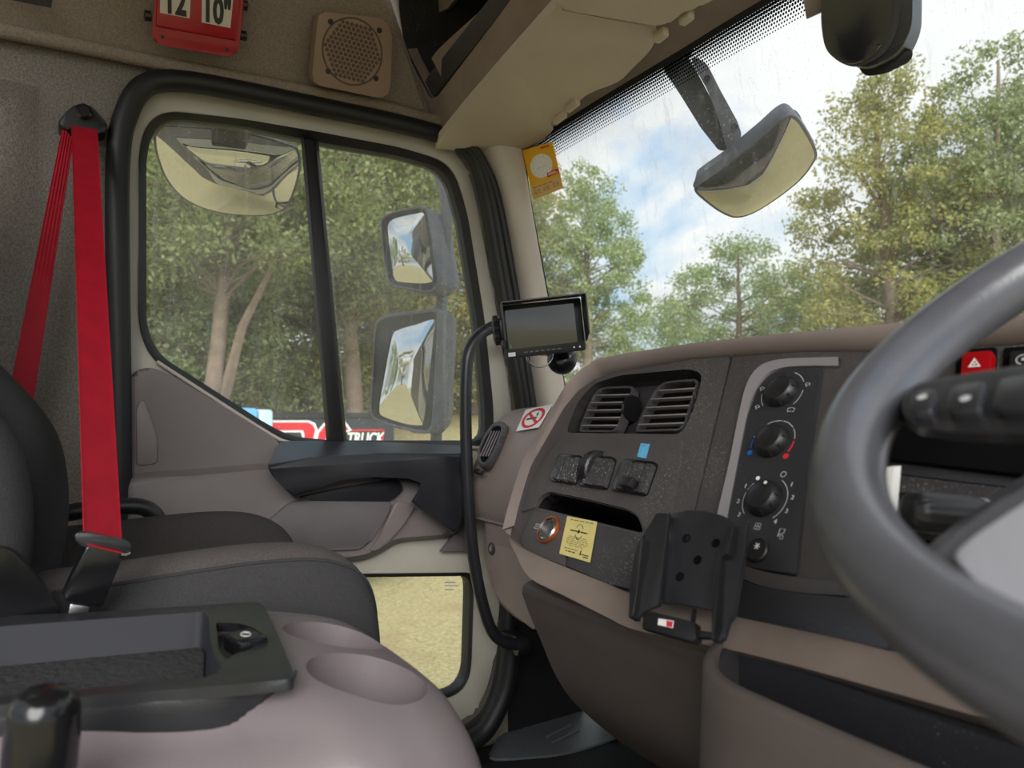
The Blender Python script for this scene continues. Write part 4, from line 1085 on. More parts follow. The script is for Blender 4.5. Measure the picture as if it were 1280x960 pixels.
# ================================================================== grab handle and reversing monitor
gh_ = thing('grab_handle', 'long bent black grab handle beside the windscreen pillar', 'handle', tuple(onX(645, 806, -1.33)))
gp = crv(LX([(630, 404), (615, 409), (598, 420), (587, 438), (583, 465), (582, 520), (584, 590), (588, 660), (594, 710), (604, 758), (616, 790), (632, 803), (655, 806)], -1.325), 5)
tube('bar', gp, 0.0125, M['blacksatin'], gh_, 16)
lathe('end_mount', gp[-1], (0.2, 0.9, 0), [(.02, -.02), (.02, .0), (.016, .01)], M['black'], gh_, n=20)
lathe('end_mount', gp[0] + V((0, 0.0, 0)), (gp[0] - gp[2]).normalized(), [(.016, -.01), (.018, .0), (.018, .03)], M['black'], gh_, n=20)

mon = thing('reversing_monitor', 'small black reversing monitor with sunshade clamped by the pillar', 'monitor', tuple(onD(680, 460, 1.25)))
mc = onD(680, 410, 1.24)
mn = (V((0.28, -0.03, 0.05)) - mc).normalized()
mr_, mu_, _ = basis(mn)
rl = math.radians(-6.5); mr_, mu_ = mr_ * math.cos(rl) - mu_ * math.sin(rl), mu_ * math.cos(rl) + mr_ * math.sin(rl)
hw, hh = 0.0675, 0.045
def mp(u, v, o): return mc + mr_ * hw * u + mu_ * hh * v + mn * o
box('body', mc - mn * .012, mr_ * hw, mu_ * hh, mn * .012, M['black'], mon, .004)
plate('screen', rnd([mp(-.93, -.66, .0006), mp(.80, -.66, .0006), mp(.80, .80, .0006), mp(-.93, .80, .0006)], .002, 2), -mn * .001, M['screen'], mon)
bm = bmesh.new()
add_plate(bm, [mp(-1.03, 1.06, 0), mp(1.03, 1.06, 0), mp(1.03, 1.06, .050), mp(-1.03, 1.06, .050)], -mu_ * .002)
obj('sunshade', bm, M['black'], mon)
for sgn in (-1, 1):
    bm = bmesh.new(); add_plate(bm, [mp(sgn * 1.03, 1.06, 0), mp(sgn * 1.03, 1.06, .050), mp(sgn * 1.03, -.35, .046), mp(sgn * 1.03, -.62, .012), mp(sgn * 1.03, -.66, 0)], -mr_ * sgn * .002)
    obj('sunshade_side', bm, M['black'], mon)
for k in range(7): box('monitor_button', mp(-.52 + k * .14, -.84, .001), mr_ * .0034, mu_ * .0014, mn * .001, M['dashdark2'], mon, .0005)
for k in range(2): lathe('monitor_button', mp(.70 + k * .14, -.84, .0), mn, [(.0016, 0), (.0016, .0015)], M['greyink'], mon, n=10)
plate('badge', [mp(-.96, -.93, .0006), mp(-.78, -.93, .0006), mp(-.78, -.78, .0006), mp(-.96, -.78, .0006)], -mn * .0004, M['greyink'], mon)
plate('green_mark', [mp(-.90, -.62, .0010), mp(-.86, -.62, .0010), mp(-.86, -.46, .0010), mp(-.90, -.50, .0010)], -mn * .0003, mat('green print', S(20, 110, 90), .5), mon)
for v in (.42, .12, -.18):
    lathe('clamp_knob', mp(-1.17, v, -.02), -mr_, [(.008, -.006), (.011, -.004), (.011, .004), (.007, .006)], M['black'], mon, n=20, flut=(8, .1))
box('clamp', mp(-1.1, .12, -.02), mr_ * .012, mu_ * .018, mn * .005, M['black'], mon, .003)
# suction mount with wire ring under the monitor
sm = thing('suction_mount', 'round suction mount with chrome ring under the monitor', 'mount', tuple(onD(683, 460, 1.30)))
c = onD(684, 446, 1.30); a_ = V((0.5, -0.55, 0.2)).normalized()
lathe('cup', c + V((.012, .02, .0)), a_, [(.026, -.022), (.027, -.014), (.022, -.002), (.012, .004)], M['blackgloss'], sm, n=28)
x_, y_, z_ = basis(a_)
bm = bmesh.new(); add_tube(bm, [c + (x_ * math.cos(t) * .023 + y_ * math.sin(t) * .021) - x_ * .012 + z_ * .006 for t in [2 * PI * k / 28 for k in range(29)]], .0016, 8, False)
obj('chrome_ring', bm, M['steel'], sm, 80)
box('pivot', c + V((0, -.006, .014)), x_ * .008, y_ * .012, z_ * .008, M['steel'], sm, .002)

# ================================================================== phone cradle
CO = 0.055
def K(x, y, o=CO): return D(x, y, o)
cr = thing('phone_cradle', 'black folded metal phone cradle mounted on the dash', 'phone cradle', tuple(K(855, 795)))
back_px = [(834, 642), (860, 638), (880, 638), (903, 644), (925, 656), (917, 690), (900, 765), (880, 760), (850, 754), (830, 754), (822, 752)]
bm = bmesh.new(); add_plate(bm, [K(x, y) for x, y in back_px], -DN * .004, bevel=.0008); obj('back_plate', bm, M['blacksatin'], cr)
lf = [(820, 641), (836, 641), (823, 756), (806, 762), (797, 771), (787, 771), (786, 742), (794, 690), (799, 673), (804, 670)]
plate('side_arm', [K(x, y, CO + (.020 if x < 808 else .006)) for x, y in lf], -DN * .004, M['black'], cr, bevel=.001)
plate('arm_lip', [K(x, y, CO + .026) for x, y in [(799, 673), (803, 671), (795, 744), (791, 771), (785, 771), (787, 735), (794, 690)]], -DN * .01, M['black'], cr, bevel=.001)
rf = [(914, 661), (918, 656), (933, 656), (930, 690), (918, 768), (910, 778), (905, 797), (897, 803), (891, 800), (890, 770), (897, 705), (898, 692), (908, 691)]
plate('side_arm', [K(x, y, CO + (.018 if x < 912 else .010)) for x, y in rf], -DN * .004, M['blacksatin'], cr, bevel=.001)
plate('arm_lip', [K(x, y, CO + .024) for x, y in [(908, 659), (916, 657), (909, 692), (901, 696), (893, 796), (889, 800), (889, 740), (897, 692), (905, 688)]], -DN * .008, M['black'], cr, bevel=.001)
plate('base_clip', [K(x, y, CO + .016) for x, y in [(804, 761), (858, 775), (868, 778), (870, 798), (864, 802), (802, 785)]], -DN * .008, M['black'], cr, bevel=.0015)
plate('base_clip', [K(x, y, CO + .012) for x, y in [(866, 786), (892, 790), (892, 797), (866, 796)]], -DN * .006, M['black'], cr, bevel=.001)
plate('maker_label', [K(x, y, CO + .0166) for x, y in [(823, 773), (842, 776), (841, 785), (822, 781)]], -DN * .0004, M['white'], cr)
plate('maker_label', [K(x, y, CO + .0168) for x, y in [(833, 775.5), (841, 777), (840, 784), (833, 783)]], -DN * .0004, M['redink'], cr)
plate('arm_highlight', [K(x, y, CO + .0075) for x, y in [(815, 665), (820, 664), (816, 715), (806, 750), (797, 748), (801, 728), (810, 700)]], -DN * .001, M['silver'], cr)
bm = bmesh.new(); add_tube(bm, [K(866, 778, CO + .005), K(868, 763, CO - .002)], .002, 8); obj('lead', bm, M['black'], cr)
for (x, y) in ((858, 673), (895, 679), (872, 700), (850, 721)):
    lathe('screw', K(x, y, CO), DN, [(.0042, 0), (.0042, .0006), (.003, .0002), (.002, -.001)], M['void'], cr, n=16)
box('mount_post', K(870, 690, CO / 2), DX * .02, DT * .02, DN * CO * .45, M['black'], cr, .002)

# ================================================================== passenger seat and belt
seat = thing('passenger_seat', 'dark grey fabric passenger seat with black sides', 'seat', (-1.06, 0.1, -0.76))
# cushion: cross-section carried from rear to front, split where the cloth changes
csec = [(-0.850, -0.36), (-0.838, -0.30), (-0.834, -0.235), (-0.840, -0.200), (-0.852, -0.184), (-0.885, -0.175), (-0.93, -0.176), (-0.975, -0.186), (-1.02, -0.194), (-1.07, -0.196), (-1.12, -0.194), (-1.165, -0.186), (-1.21, -0.174), (-1.245, -0.176), (-1.272, -0.20), (-1.275, -0.26), (-1.265, -0.36)]
stations = [(-0.16, 0, 1), (-0.05, 0, 1), (0.05, 0.0, 1), (0.15, 0.004, 1), (0.24, 0.006, 1), (0.31, 0.002, 1), (0.355, -0.010, .985), (0.385, -0.028, .96), (0.402, -0.055, .93), (0.41, -0.09, .9), (0.405, -0.13, .89), (0.38, -0.165, .89)]
stations = [(y if y < .1 else .1 + (y - .1) * .85, a, b) for y, a, b in stations]
def crow(i0, i1, lift=0):
    rows = []
    for Y, dz, s in stations:
        r = []
        for X, z in csec[i0:i1 + 1]:
            xx = -1.055 + (X + 1.055) * s
            zz = z + dz if z > -0.34 else z
            if Y > 0.30: zz = max(z + dz, -0.36)
            r.append(V((xx, Y + 0.0, zz)))
        rows.append(crv(r, 4))
    cols = [crv([r[k] for r in rows], 3) for k in range(len(rows[0]))]
    return cols
loft('cushion_side', crow(0, 4), M['seatblack'], seat, ang=70)
loft('cushion_bolster', crow(4, 7), M['seatgrey'], seat, ang=70)
loft('cushion_centre', crow(7, 11), M['seatdark'], seat, ang=70)
loft('cushion_bolster', crow(11, 13), M['seatdark'], seat, ang=70)
loft('cushion_side', crow(13, 16), M['seatblack'], seat, ang=70)
c0 = crow(4, 5)[0]; tube('piping', c0, 0.0022, M['seatblack'], seat, 6)
c0 = crow(7, 8)[0]; tube('piping', [p + V((0, 0, -.001)) for p in c0], 0.0018, M['seatblack'], seat, 6)
box('seat_base', (-1.055, 0.1, -0.52), (0.17, 0, 0), (0, 0.22, 0), (0, 0, 0.235), M['blackmatt'], seat, 0.02)
# backrest
bsec = [(-0.815, -0.16), (-0.800, -0.10), (-0.798, -0.05), (-0.806, -0.018), (-0.825, -0.002), (-0.848, 0.0), (-0.868, -0.006), (-0.884, -0.014), (-0.900, 0.004), (-0.94, 0.024), (-1.0, 0.034), (-1.06, 0.036), (-1.13, 0.036), (-1.20, 0.032), (-1.245, 0.012), (-1.268, -0.03), (-1.262, -0.10), (-1.24, -0.16)]
rows = []
for z in (-0.25, -0.21, -0.15, -0.09, -0.037, 0.005, 0.04, 0.1, 0.2, 0.3, 0.42, 0.50, 0.535):
    t = z + 0.15
    f = float(np.interp(z, [-.25, -.21, -.15, -.09, -.037, .005, .037, .1, .2, .3, .42, .55], [-.03, -.012, 0, 0, -.011, -.036, -.062, -.115, -.18, -.235, -.29, -.34]))
    s = 1 if z < 0.45 else (0.97 if z < 0.52 else 0.85)
    rows.append([V((-1.035 + (X + 1.035) * s, (Y if z < .52 else -.06 + (Y + .06) * .6) + f, z)) for X, Y in bsec])
rr = [crv(r, 3) for r in rows]; cols = [crv([r[k] for r in rr], 4) for k in range(len(rr[0]))]
loft('backrest', cols, M['seatblack'], seat, ang=70)
# seam across the backrest and recliner cover
rc = LX([(-80, 684), (0, 684), (16, 689), (42, 716), (62, 742), (78, 768), (60, 790), (-80, 790)], -0.79)
plate('recliner_cover', rnd(rc, 0.006, 3), (-0.02, 0, 0), M['blackgloss'], seat, bevel=0.006, seg=3)
tube('side_lever', crv(LX([(60, 645), (105, 638), (150, 633), (178, 634), (193, 643), (198, 656), (198, 668)], -1.285), 5), 0.013, M['black'], seat, 12)

belt = thing('seat_belt', 'red seat belt hanging from the side wall and buckled in', 'seat belt', tuple(onX(105, 175, -1.44)))
ap = rnd(LX([(72, 152), (84, 138), (96, 129), (110, 129), (122, 140), (135, 156), (132, 167), (120, 166), (104, 158), (88, 160), (78, 163)], -1.405), .006, 3)
plate('anchor_cover', ap, (-0.045, 0, 0), M['black'], belt, bevel=.008, seg=3)
lathe('anchor_bolt', onX(105, 141, -1.405), (1, -.1, 0), [(.012, 0), (.012, .006), (.009, .009)], M['blackgloss'], belt, n=20)
def ribbon(name, a0, b0, a1, b1, n=16, sag=None, m=None):
    rows = []
    for k in range(n + 1):
        t = k / n; a = a0.lerp(a1, t); b = b0.lerp(b1, t)
        rows.append([a.lerp(b, j / 10) + V((0.0008 * math.cos(j * PI), 0, 0)) for j in range(11)])
    return loft(name, rows, m or M['belt'], belt, thick=0.0012, ang=60)
ribbon('webbing', onX(89, 158, -1.398), onX(122, 163, -1.392), onX(104, 672, -0.805), onX(152, 684, -0.83))
ribbon('webbing', onX(78, 158, -1.412), onX(92, 175, -1.405), onX(-8, 585, -1.30), onX(27, 600, -1.30))
tg = rnd(LX([(92, 668), (104, 664), (152, 674), (163, 678), (165, 688), (158, 692), (128, 690), (96, 680)], -0.803), .004, 3)
plate('tongue', tg, (-0.006, 0, 0), M['blacksatin'], belt, bevel=.0015)
plate('tongue_edge', [p + V((.0012, 0, -.0012)) for p in LX([(128, 687), (157, 690), (163, 688), (163, 690), (157, 693), (128, 690)], -0.803)], (-.003, 0, 0), M['steel'], belt)
bk2 = thing('belt_buckle', 'black belt buckle standing between seat and console', 'buckle', tuple(onX(105, 765, -0.80)))
plate('buckle_body', rnd(LX([(109, 681), (153, 691), (150, 705), (128, 759), (84, 752), (78, 745)], -0.792), .004, 3), (-0.022, 0, 0), M['blackgloss'], bk2, bevel=.004, seg=3)
plate('release_edge', LX([(110, 681), (153, 691), (153, 692.3), (110, 682.3)], -0.7915), (-0.018, 0, 0), M['redplastic'], bk2)
plate('stalk', LX([(88, 755), (112, 758), (104, 790), (80, 790)], -0.800), (-0.006, 0, 0), M['steel'], bk2, bevel=.001)

# ================================================================== centre console
con = thing('centre_console', 'mauve grey centre console with two cup holders and black tray lid', 'console', (-0.61, 0.0, -0.77))
rows = []
for Y, top, xr, xl in [(-0.34, -0.197, -0.435, -0.775), (-0.1, -0.197, -0.435, -0.775), (0.12, -0.197, -0.435, -0.775), (0.18, -0.203, -0.437, -0.775), (0.225, -0.212, -0.441, -0.774), (0.255, -0.220, -0.448, -0.772), (0.278, -0.230, -0.460, -0.770), (0.292, -0.246, -0.474, -0.766), (0.300, -0.265, -0.486, -0.762), (0.304, -0.32, -0.494, -0.756), (0.306, -0.5, -0.498, -0.75), (0.306, -0.7, -0.50, -0.75)]:
    b = -0.768
    q = max(0, min(1, (Y - 0.06) / 0.12)); q = q * q * (3 - 2 * q)
    sec = [(xl, b), (xl, (top + b) / 2), (xl, top - 0.03), (xl + 0.006, top - 0.01), (xl + 0.022, top), (xl + .08, top + 0.003), ((xl + xr) / 2, top + 0.004), (xr - 0.09, top + 0.001), (xr - 0.06, top - 0.006), (xr - 0.035, top - 0.018), (xr - 0.016, top - 0.036), (xr - 0.004, top - 0.065), (xr + 0.002, top - 0.11), (xr + .006, min(top - 0.15, -.4)), (xr + 0.006, b)]
    sec2 = sec[:6] + [(-.66, top), (-.590, top - .003), (-.572, top - .012), (-.560, top - .026), (-.535, top - .030), (-.50, top - .040), (-.465, top - .075), (-.445, -.4), (xr + .006, b)]
    rows.append([V((X * q + X2 * (1 - q), Y, max(b, z * q + z2 * (1 - q)))) for (X, z), (X2, z2) in zip(sec, sec2)])
rr = [crv(r, 3) for r in rows]
cols = list(zip(*rr))
smooth = [crv(list(c), 3) for c in cols]
rws = [list(r) for r in zip(*smooth)]
body = loft('console_body', rws, M['mauve_console'], con, closed=True, capends=True, ang=60)
cyl = []
CUPS = [onZ(421, 786, -0.206), onZ(461, 836, -0.206)]
for c in CUPS:
    cyl.append(lathe('cutter', c, (0, 0.12, 1), [(0.044, -0.075), (0.0525, 0.1)], M['mauve_console'], None, n=40))
# tray lid
ZL = -0.187
top_px = [(-120, 778), (0, 770), (140, 764), (320, 752), (330, 756), (347, 792), (366, 838), (368, 848), (300, 855), (200, 863), (97, 871), (0, 881), (-120, 893)]
tray_px = [(-115, 790), (0, 783), (235, 766), (254, 764), (261, 772), (263, 800), (268, 820), (277, 833), (273, 840), (258, 847), (97, 861), (0, 870), (-115, 882)]
lt_px = [(270, 778), (300, 779), (318, 785), (329, 793), (327, 802), (312, 812), (294, 817), (284, 824), (274, 815)]
tl_ = rnd(LZ(top_px, ZL), .006, 3); tr_ = rnd(LZ(tray_px, ZL), .006, 3); lt_ = rnd(LZ(lt_px, ZL), .004, 3)
tcut = prism('cutter', [V((p.x, p.y, ZL + .05)) for p in tr_], [V((p.x, p.y, ZL - .06)) for p in tr_], M['black'], None)
lcut = prism('cutter', [V((p.x, p.y, ZL + .05)) for p in lt_], [V((p.x, p.y, ZL - .03)) for p in lt_], M['black'], None)
cut(body, cyl + [tcut, lcut])
lid = plate('tray_lid', tl_, (0, 0, -0.008), M['blacksatin'], con, holes=[tr_, lt_], bevel=.002)
M['traywall'] = mat('soft black tray plastic', S(40, 41, 46), .62, spec=.25, bump=(500, .1))
ctr = sum(tr_, V()) / len(tr_)
prism('tray', tr_, [V((p.x + (ctr.x - p.x) * .16, p.y + (ctr.y - p.y) * .05, ZL - 0.029)) for p in tr_], M['traywall'], con, capA=False, ang=50)
M['leatherette'] = mat('wrinkled black tray liner', S(52, 52, 53), .5, bump=(160, .9), bdist=.004)
plate('tray_liner', [V((p.x + (ctr.x - p.x) * .2, p.y + (ctr.y - p.y) * .08, ZL - 0.0265)) for p in tr_], (0, 0, -0.002), M['leatherette'], con)
prism('latch_recess', lt_, [V((p.x, p.y, ZL - .012)) for p in lt_], M['black'], con, capA=False)
lc = onZ(307, 801, ZL)
lb = box('latch_button', lc + V((0, 0, -.002)), (0.016, 0.003, 0), (-0.002, 0.011, 0), (0, 0, 0.007), M['blackgloss'], con, .002)
bm = bmesh.new(); add_tube(bm, [lc + V((.006 * math.cos(t), .0035 * math.sin(t), .0052)) for t in [2 * PI * k / 16 for k in range(17)]], .0005, 5); obj('latch_symbol', bm, M['greyink'], lb)
ta = LZ([(367, 842), (368, 848), (345, 851), (300, 855), (200, 863), (97, 871), (0, 881), (-120, 893)], ZL - .0008)
tb_ = LZ([(372, 848), (366, 862), (346, 886), (312, 910), (271, 924), (97, 940), (0, 952), (-120, 972)], -0.2235)
mid = [a.lerp(b, .5) + V((.004, 0, .006)) for a, b in zip(ta, tb_)]
rws = [crv(r, 4) for r in (ta, [a.lerp(b, .2) + V((.002, 0, .004)) for a, b in zip(ta, tb_)], mid, tb_, [p + V((-.02, 0, -.01)) for p in tb_])]
loft('lid_side', rws, M['blacksatin'], con, ang=60)

# lever beside the console
lev = thing('hand_lever', 'short black rounded hand lever in the lower left foreground', 'lever', (-0.43, 0.0, -0.40))
kc = onD(57, 862, 0.40)
ax = V((0.05, 0.05, 1)).normalized()
lathe('knob', kc, ax, [(.0155, -.075), (.0175, -.06), (.0185, -.03), (.0178, -.012), (.0155, -.004), (.011, -.0005), (.004, 0.0008)], M['blackgloss'], lev, n=32, ang=60)
lathe('shaft', kc, ax, [(.010, -.26), (.010, -.074)], M['black'], lev, n=20)
lathe('collar', kc, ax, [(.016, -.082), (.0175, -.078), (.016, -.073)], M['black'], lev, n=24)

# ================================================================== steering wheel
a_, b_ = 0.546, -0.131
WN = V((math.sin(b_), -math.sin(a_) * math.cos(b_), math.cos(a_) * math.cos(b_))).normalized()
WC = V((-0.0094, 0.3852, 0.0424)); WR = 0.2164
wx, wy, _ = basis(WN, (0, 1, 0))
wheel = thing('steering_wheel', 'worn dark grey steering wheel with button spoke, in the right foreground', 'steering wheel', tuple(WC))
bm = bmesh.new(); rows = []
for k in range(97):
    t = 2 * PI * k / 96; d = wx * math.cos(t) + wy * math.sin(t)
    rows.append([WC + d * (WR + 0.0158 * math.cos(q)) + WN * 0.0178 * math.sin(q) for q in [2 * PI * j / 20 for j in range(20)]])
add_loft(bm, rows, True); bmesh.ops.remove_doubles(bm, verts=bm.verts[:], dist=1e-5)
obj('rim', bm, M['wheel'], wheel, 80)
def Wp(x, y, o=0.0): return onp(x, y, WC + WN * o, WN)
sp1 = [(1128, 500), (1140, 480), (1200, 468), (1330, 448), (1330, 545), (1200, 541), (1150, 535), (1130, 520)]
A = rnd([Wp(x, y, -.014) for x, y in [(1122, 505), (1140, 486), (1200, 474), (1330, 455), (1330, 556), (1200, 552), (1150, 545), (1126, 527)]], .008, 3)
B = rnd([Wp(x, y, .010) for x, y in sp1], .008, 3)
s_up = prism('button_spoke', A, B, M['black'], wheel, bevel=.005, seg=3)
for q in ([(1138, 489), (1170, 484), (1165, 513), (1136, 516)], [(1186, 481), (1232, 474), (1226, 511), (1182, 515)], [(1246, 472), (1310, 462), (1306, 511), (1241, 512)]):
    pb = plate('spoke_button', rnd([Wp(x, y, .0145) for x, y in q], .004, 3), -WN * .006, M['blacksatin'], wheel, bevel=.0015)
    cpx = sum(p[0] for p in q) / 4, sum(p[1] for p in q) / 4
    if cpx[0] < 1240:
        lathe('button_lamp', Wp(cpx[0], cpx[1] + (3 if cpx[0] > 1170 else -4), .0147), WN, [(.0022, 0), (.0022, .0003)], M['greyink'], pb, n=10)
# lower spoke
sp2 = [(1130, 712), (1150, 690), (1195, 655), (1250, 615), (1340, 556), (1340, 850), (1260, 800), (1190, 750)]
A = [Wp(x, y, -.016) for x, y in sp2]; B = [Wp(x, y, .004) for x, y in [(1136, 712), (1156, 692), (1200, 662), (1254, 622), (1340, 566), (1340, 850), (1260, 800), (1190, 750)]]
prism('lower_spoke', A, B, M['wheel'], wheel, bevel=.006, seg=3)
plate('spoke_cover', rnd([Wp(x, y, .010) for x, y in [(1186, 692), (1240, 655), (1340, 590), (1340, 840), (1270, 770), (1220, 725)]], .006, 3), -WN * .012, M['spoke'], wheel, bevel=.004, seg=3)
lathe('hub', WC - WN * .03, WN, [(.075, -.03), (.085, 0), (.082, .03), (.07, .042), (.02, .046)], M['black'], wheel, n=40)
col = thing('steering_column', 'black steering column cowl behind the wheel', 'steering column', (0.0, 0.52, -0.25))
lathe('cowl', WC - WN * .07, WN, [(.065, -.28), (.06, -.12), (.055, .03)], M['black'], col, n=28)
# stalk on the column
stk = thing('indicator_stalk', 'black ribbed indicator stalk seen through the steering wheel', 'stalk', tuple(onD(1290, 652, .45)))
p0, p1 = onD(1134, 638, .46), onD(1245, 646, .47); p2 = onD(1330, 640, .48)
ax = (p1 - p0).normalized()
lathe('grip', p0, ax, [(.006, 0), (.011, .002), (.0125, .008), (.0125, .04), (.0105, .052)], M['black'], stk, n=48, flut=(14, .035), ang=60)
tube('arm', [p0 + ax * .045, p1, p2], [.009, .007, .007], M['blacksatin'], stk, 12)
tube('arm_band', [p0 + ax * .0515, p0 + ax * .056], [.0112, .0108], M['greyink'], stk, 24)
crd = plate('paper_slip', LD([(1108, 584), (1117, 584), (1112, 642), (1106, 642)], 0.10), DN * .001 + V((0.0, .01, 0)), M['white']); tag(crd, 'white paper slip edge tucked behind the steering wheel rim', 'paper')

# ------------------------------------------------------------------ floor mat
fm = thing('floor_mat', 'black rubber floor mat with two ribs in the passenger footwell', 'floor mat', tuple(onZ(700, 920, -0.77)))
mo = [V((-1.36, 1.10, -0.762)), V((-0.78, 1.10, -0.762)), V((-0.78, 0.30, -0.762)), V((-1.36, 0.30, -0.762))]
plate('mat_sheet', rnd(mo, .05, 4), (0, 0, -0.008), M['carpet'], fm, bevel=.003)
plate('heel_pad', crv([onZ(x, y, -0.757) for x, y in [(612, 946), (628, 918), (655, 890), (690, 872), (720, 868), (770, 890), (800, 905), (760, 925), (710, 940), (660, 946)]], 4, True), (0, 0, -0.005), M['mat'], fm, bevel=.002)
for a, b in (((683, 921), (715, 906)), ((691, 928), (723, 913))):
    tube('mat_rib', [onZ(*a, -0.755), onZ(*b, -0.755)], .004, M['mat'], fm, 8)

# ================================================================== outside mirrors
MP = V((-1.80, 0.88, 0.2)); MN = V((0.53, -0.85, 0.0)).normalized()
def R_(x, y, o=0.0): return onp(x, y, MP + MN * o, MN)
arm = thing('mirror_arm', 'grey tubular arm carrying the two door mirrors', 'mirror arm', tuple(R_(546, 548, -.06)))
tube('arm_tube', crv([R_(x, y, -.085) for x, y in [(505, 196), (540, 208), (552, 225), (558, 258), (556, 320), (552, 380), (548, 450), (545, 560)]] , 5), .0165, M['mirrorcase'], arm, 12)
tube('arm_tube', crv([R_(505, 196, -.085), R_(505, 196, -.085) + V((.12, .06, .02)), V((-1.5, .95, .64))], 5), .0165, M['mirrorcase'], arm, 12)
tube('arm_tube', crv([R_(545, 560, -.085), R_(545, 575, -.085) + V((.1, .05, -.03)), V((-1.5, .97, -.16))], 5), .0165, M['mirrorcase'], arm, 12)
def mirror_head(name, lab, front, glass, dp, shrink):
    t = thing(name, lab, 'mirror', tuple(R_(front[-1][0], front[-1][1])))
    f = crv([R_(x, y) for x, y in front], 4, True)
    c = sum(f, V()) / len(f)
    mid = [p - MN * dp * .55 for p in f]
    bk = [p.lerp(c, shrink) - MN * dp for p in f]
    bk2 = [p.lerp(c, shrink + .22) - MN * (dp + .018) for p in f]
    inn = [p.lerp(c, .055) + MN * .002 for p in f]
    rows = [inn, [p + MN * .003 for p in [q.lerp(c, .02) for q in f]], f, mid, [p.lerp(c, -.012) - MN * dp * .58 for p in f], bk, bk2]
    bm = bmesh.new(); add_loft(bm, rows, True)
    vs = [v for v in bm.verts][-len(f):]; bm.faces.new(vs)
    obj('housing', bm, M['mirrorcase'], t, 45)
    g = crv([R_(x, y, -.012) for x, y in glass], 4, True)
    gc = sum(g, V()) / len(g)
    rows = [[gc + (p - gc) * s + MN * .012 * (1 - s * s) for p in g] for s in (1, .8, .6, .4, .2)]
    bm = bmesh.new(); add_loft(bm, rows, True); bm.faces.new([v for v in bm.verts][-len(g):])
    obj('mirror_glass', bm, M['mirror'], t, 80)
    ringmesh('bezel', [p.lerp(c, .03) - MN * .004 for p in f], [p.lerp(gc, .02) + MN * .003 for p in g], -MN * .008, M['black'], t, n=90)
    return t
mirror_head('wide_angle_mirror', 'upper squarer grey door mirror outside the quarter window', [(476, 285), (477, 274), (486, 266), (510, 260), (528, 258), (534, 263), (538, 280), (548, 345), (547, 358), (538, 366), (515, 363), (492, 358), (484, 348), (478, 310)],
            [(479, 286), (481, 276), (490, 269), (520, 263), (529, 265), (533, 275), (542, 343), (539, 354), (515, 355), (494, 352), (487, 344), (481, 310)], .13, .10)
mirror_head('main_mirror', 'lower taller grey door mirror outside the quarter window', [(465, 470), (468, 412), (474, 398), (490, 392), (525, 388), (546, 386), (549, 400), (547, 450), (543, 520), (540, 538), (530, 542), (500, 536), (475, 528), (464, 520), (463, 500)],
            [(479, 470), (489, 420), (497, 411), (520, 404), (544, 398), (543, 420), (538, 470), (531, 525), (526, 533), (505, 531), (478, 524), (471, 516), (473, 495)], .11, .08)

def dish(name, lab, px, p0, n, bulge, m_glass, depth, squash=.25):
    t = thing(name, lab, 'mirror', tuple(p0))
    f = crv([onp(x, y, p0, n) for x, y in px], 4, True); c = sum(f, V()) / len(f)
    rows = [[c + (p - c) * s + n * bulge * (1 - s * s) for p in f] for s in (.965, .85, .7, .5, .3, .12)]
    bm = bmesh.new(); add_loft(bm, rows, True); bm.faces.new([v for v in bm.verts][-len(f):]); obj('mirror_glass', bm, m_glass, t, 80)
    rows = [[c + (p - c) * .96 + n * .003 for p in f], [c + (p - c) * 1.0 + n * .001 for p in f], [p - n * .01 for p in f], [c + (p - c) * .92 - n * depth * .7 for p in f], [c + (p - c) * .6 - n * depth for p in f]]
    bm = bmesh.new(); add_loft(bm, rows, True); bm.faces.new([v for v in bm.verts][-len(f):]); obj('housing', bm, M['mirrorcase'], t, 45)
    return t, c
kp = onX(285, 212, -1.70); kn = V((0.72, -0.12, -0.62)).normalized()
km, kc_ = dish('kerb_mirror', 'wide convex kerb mirror hanging above the door window', [(192, 172), (197, 160), (212, 156), (300, 164), (362, 181), (374, 190), (375, 215), (364, 250), (350, 265), (320, 270), (270, 265), (232, 250), (208, 225), (196, 196)], kp, kn, .045, M['mirror'], .05)
box('bracket', onX(290, 160, -1.605), (.03, 0, .01), (0, .036, 0), (-.004, 0, .02), M['black'], km, .004)
box('bracket', onX(290, 148, -1.58), (.08, 0, .0), (0, .02, 0), (0, 0, .012), M['black'], km, .004)

fc = onD(945, 206, 1.42); tocam = (-fc).normalized(); fn = (tocam + V((-.1, .45, -1.0)).normalized()).normalized()
fmr, fcc = dish('front_mirror', 'rounded front mirror on a grey arm outside the windscreen', [(868, 238), (876, 228), (905, 208), (950, 172), (978, 148), (992, 144), (1004, 156), (1020, 186), (1018, 202), (995, 230), (950, 262), (922, 272), (902, 266), (882, 252)], fc, fn, .03, M['mirror_dull'], .06)
def F_(x, y, o=0): return onp(x, y, fc + tocam * o, tocam)
plate('top_shell', rnd([F_(x, y, .012) for x, y in [(865, 236), (868, 224), (905, 196), (950, 162), (983, 135), (996, 137), (1004, 152), (994, 146), (980, 148), (950, 174), (905, 210), (876, 230)]], .01, 3), -tocam * .07, M['mirrorcase'], fmr, bevel=.004)
fa = fmr
plate('arm_shell', rnd([F_(x, y, -.01) for x, y in [(868, 70), (884, 80), (900, 112), (922, 152), (927, 168), (919, 182), (908, 187), (899, 150), (884, 112), (864, 76)]], .008, 3), -tocam * .06, M['mirrorcase'], fa, bevel=.006)
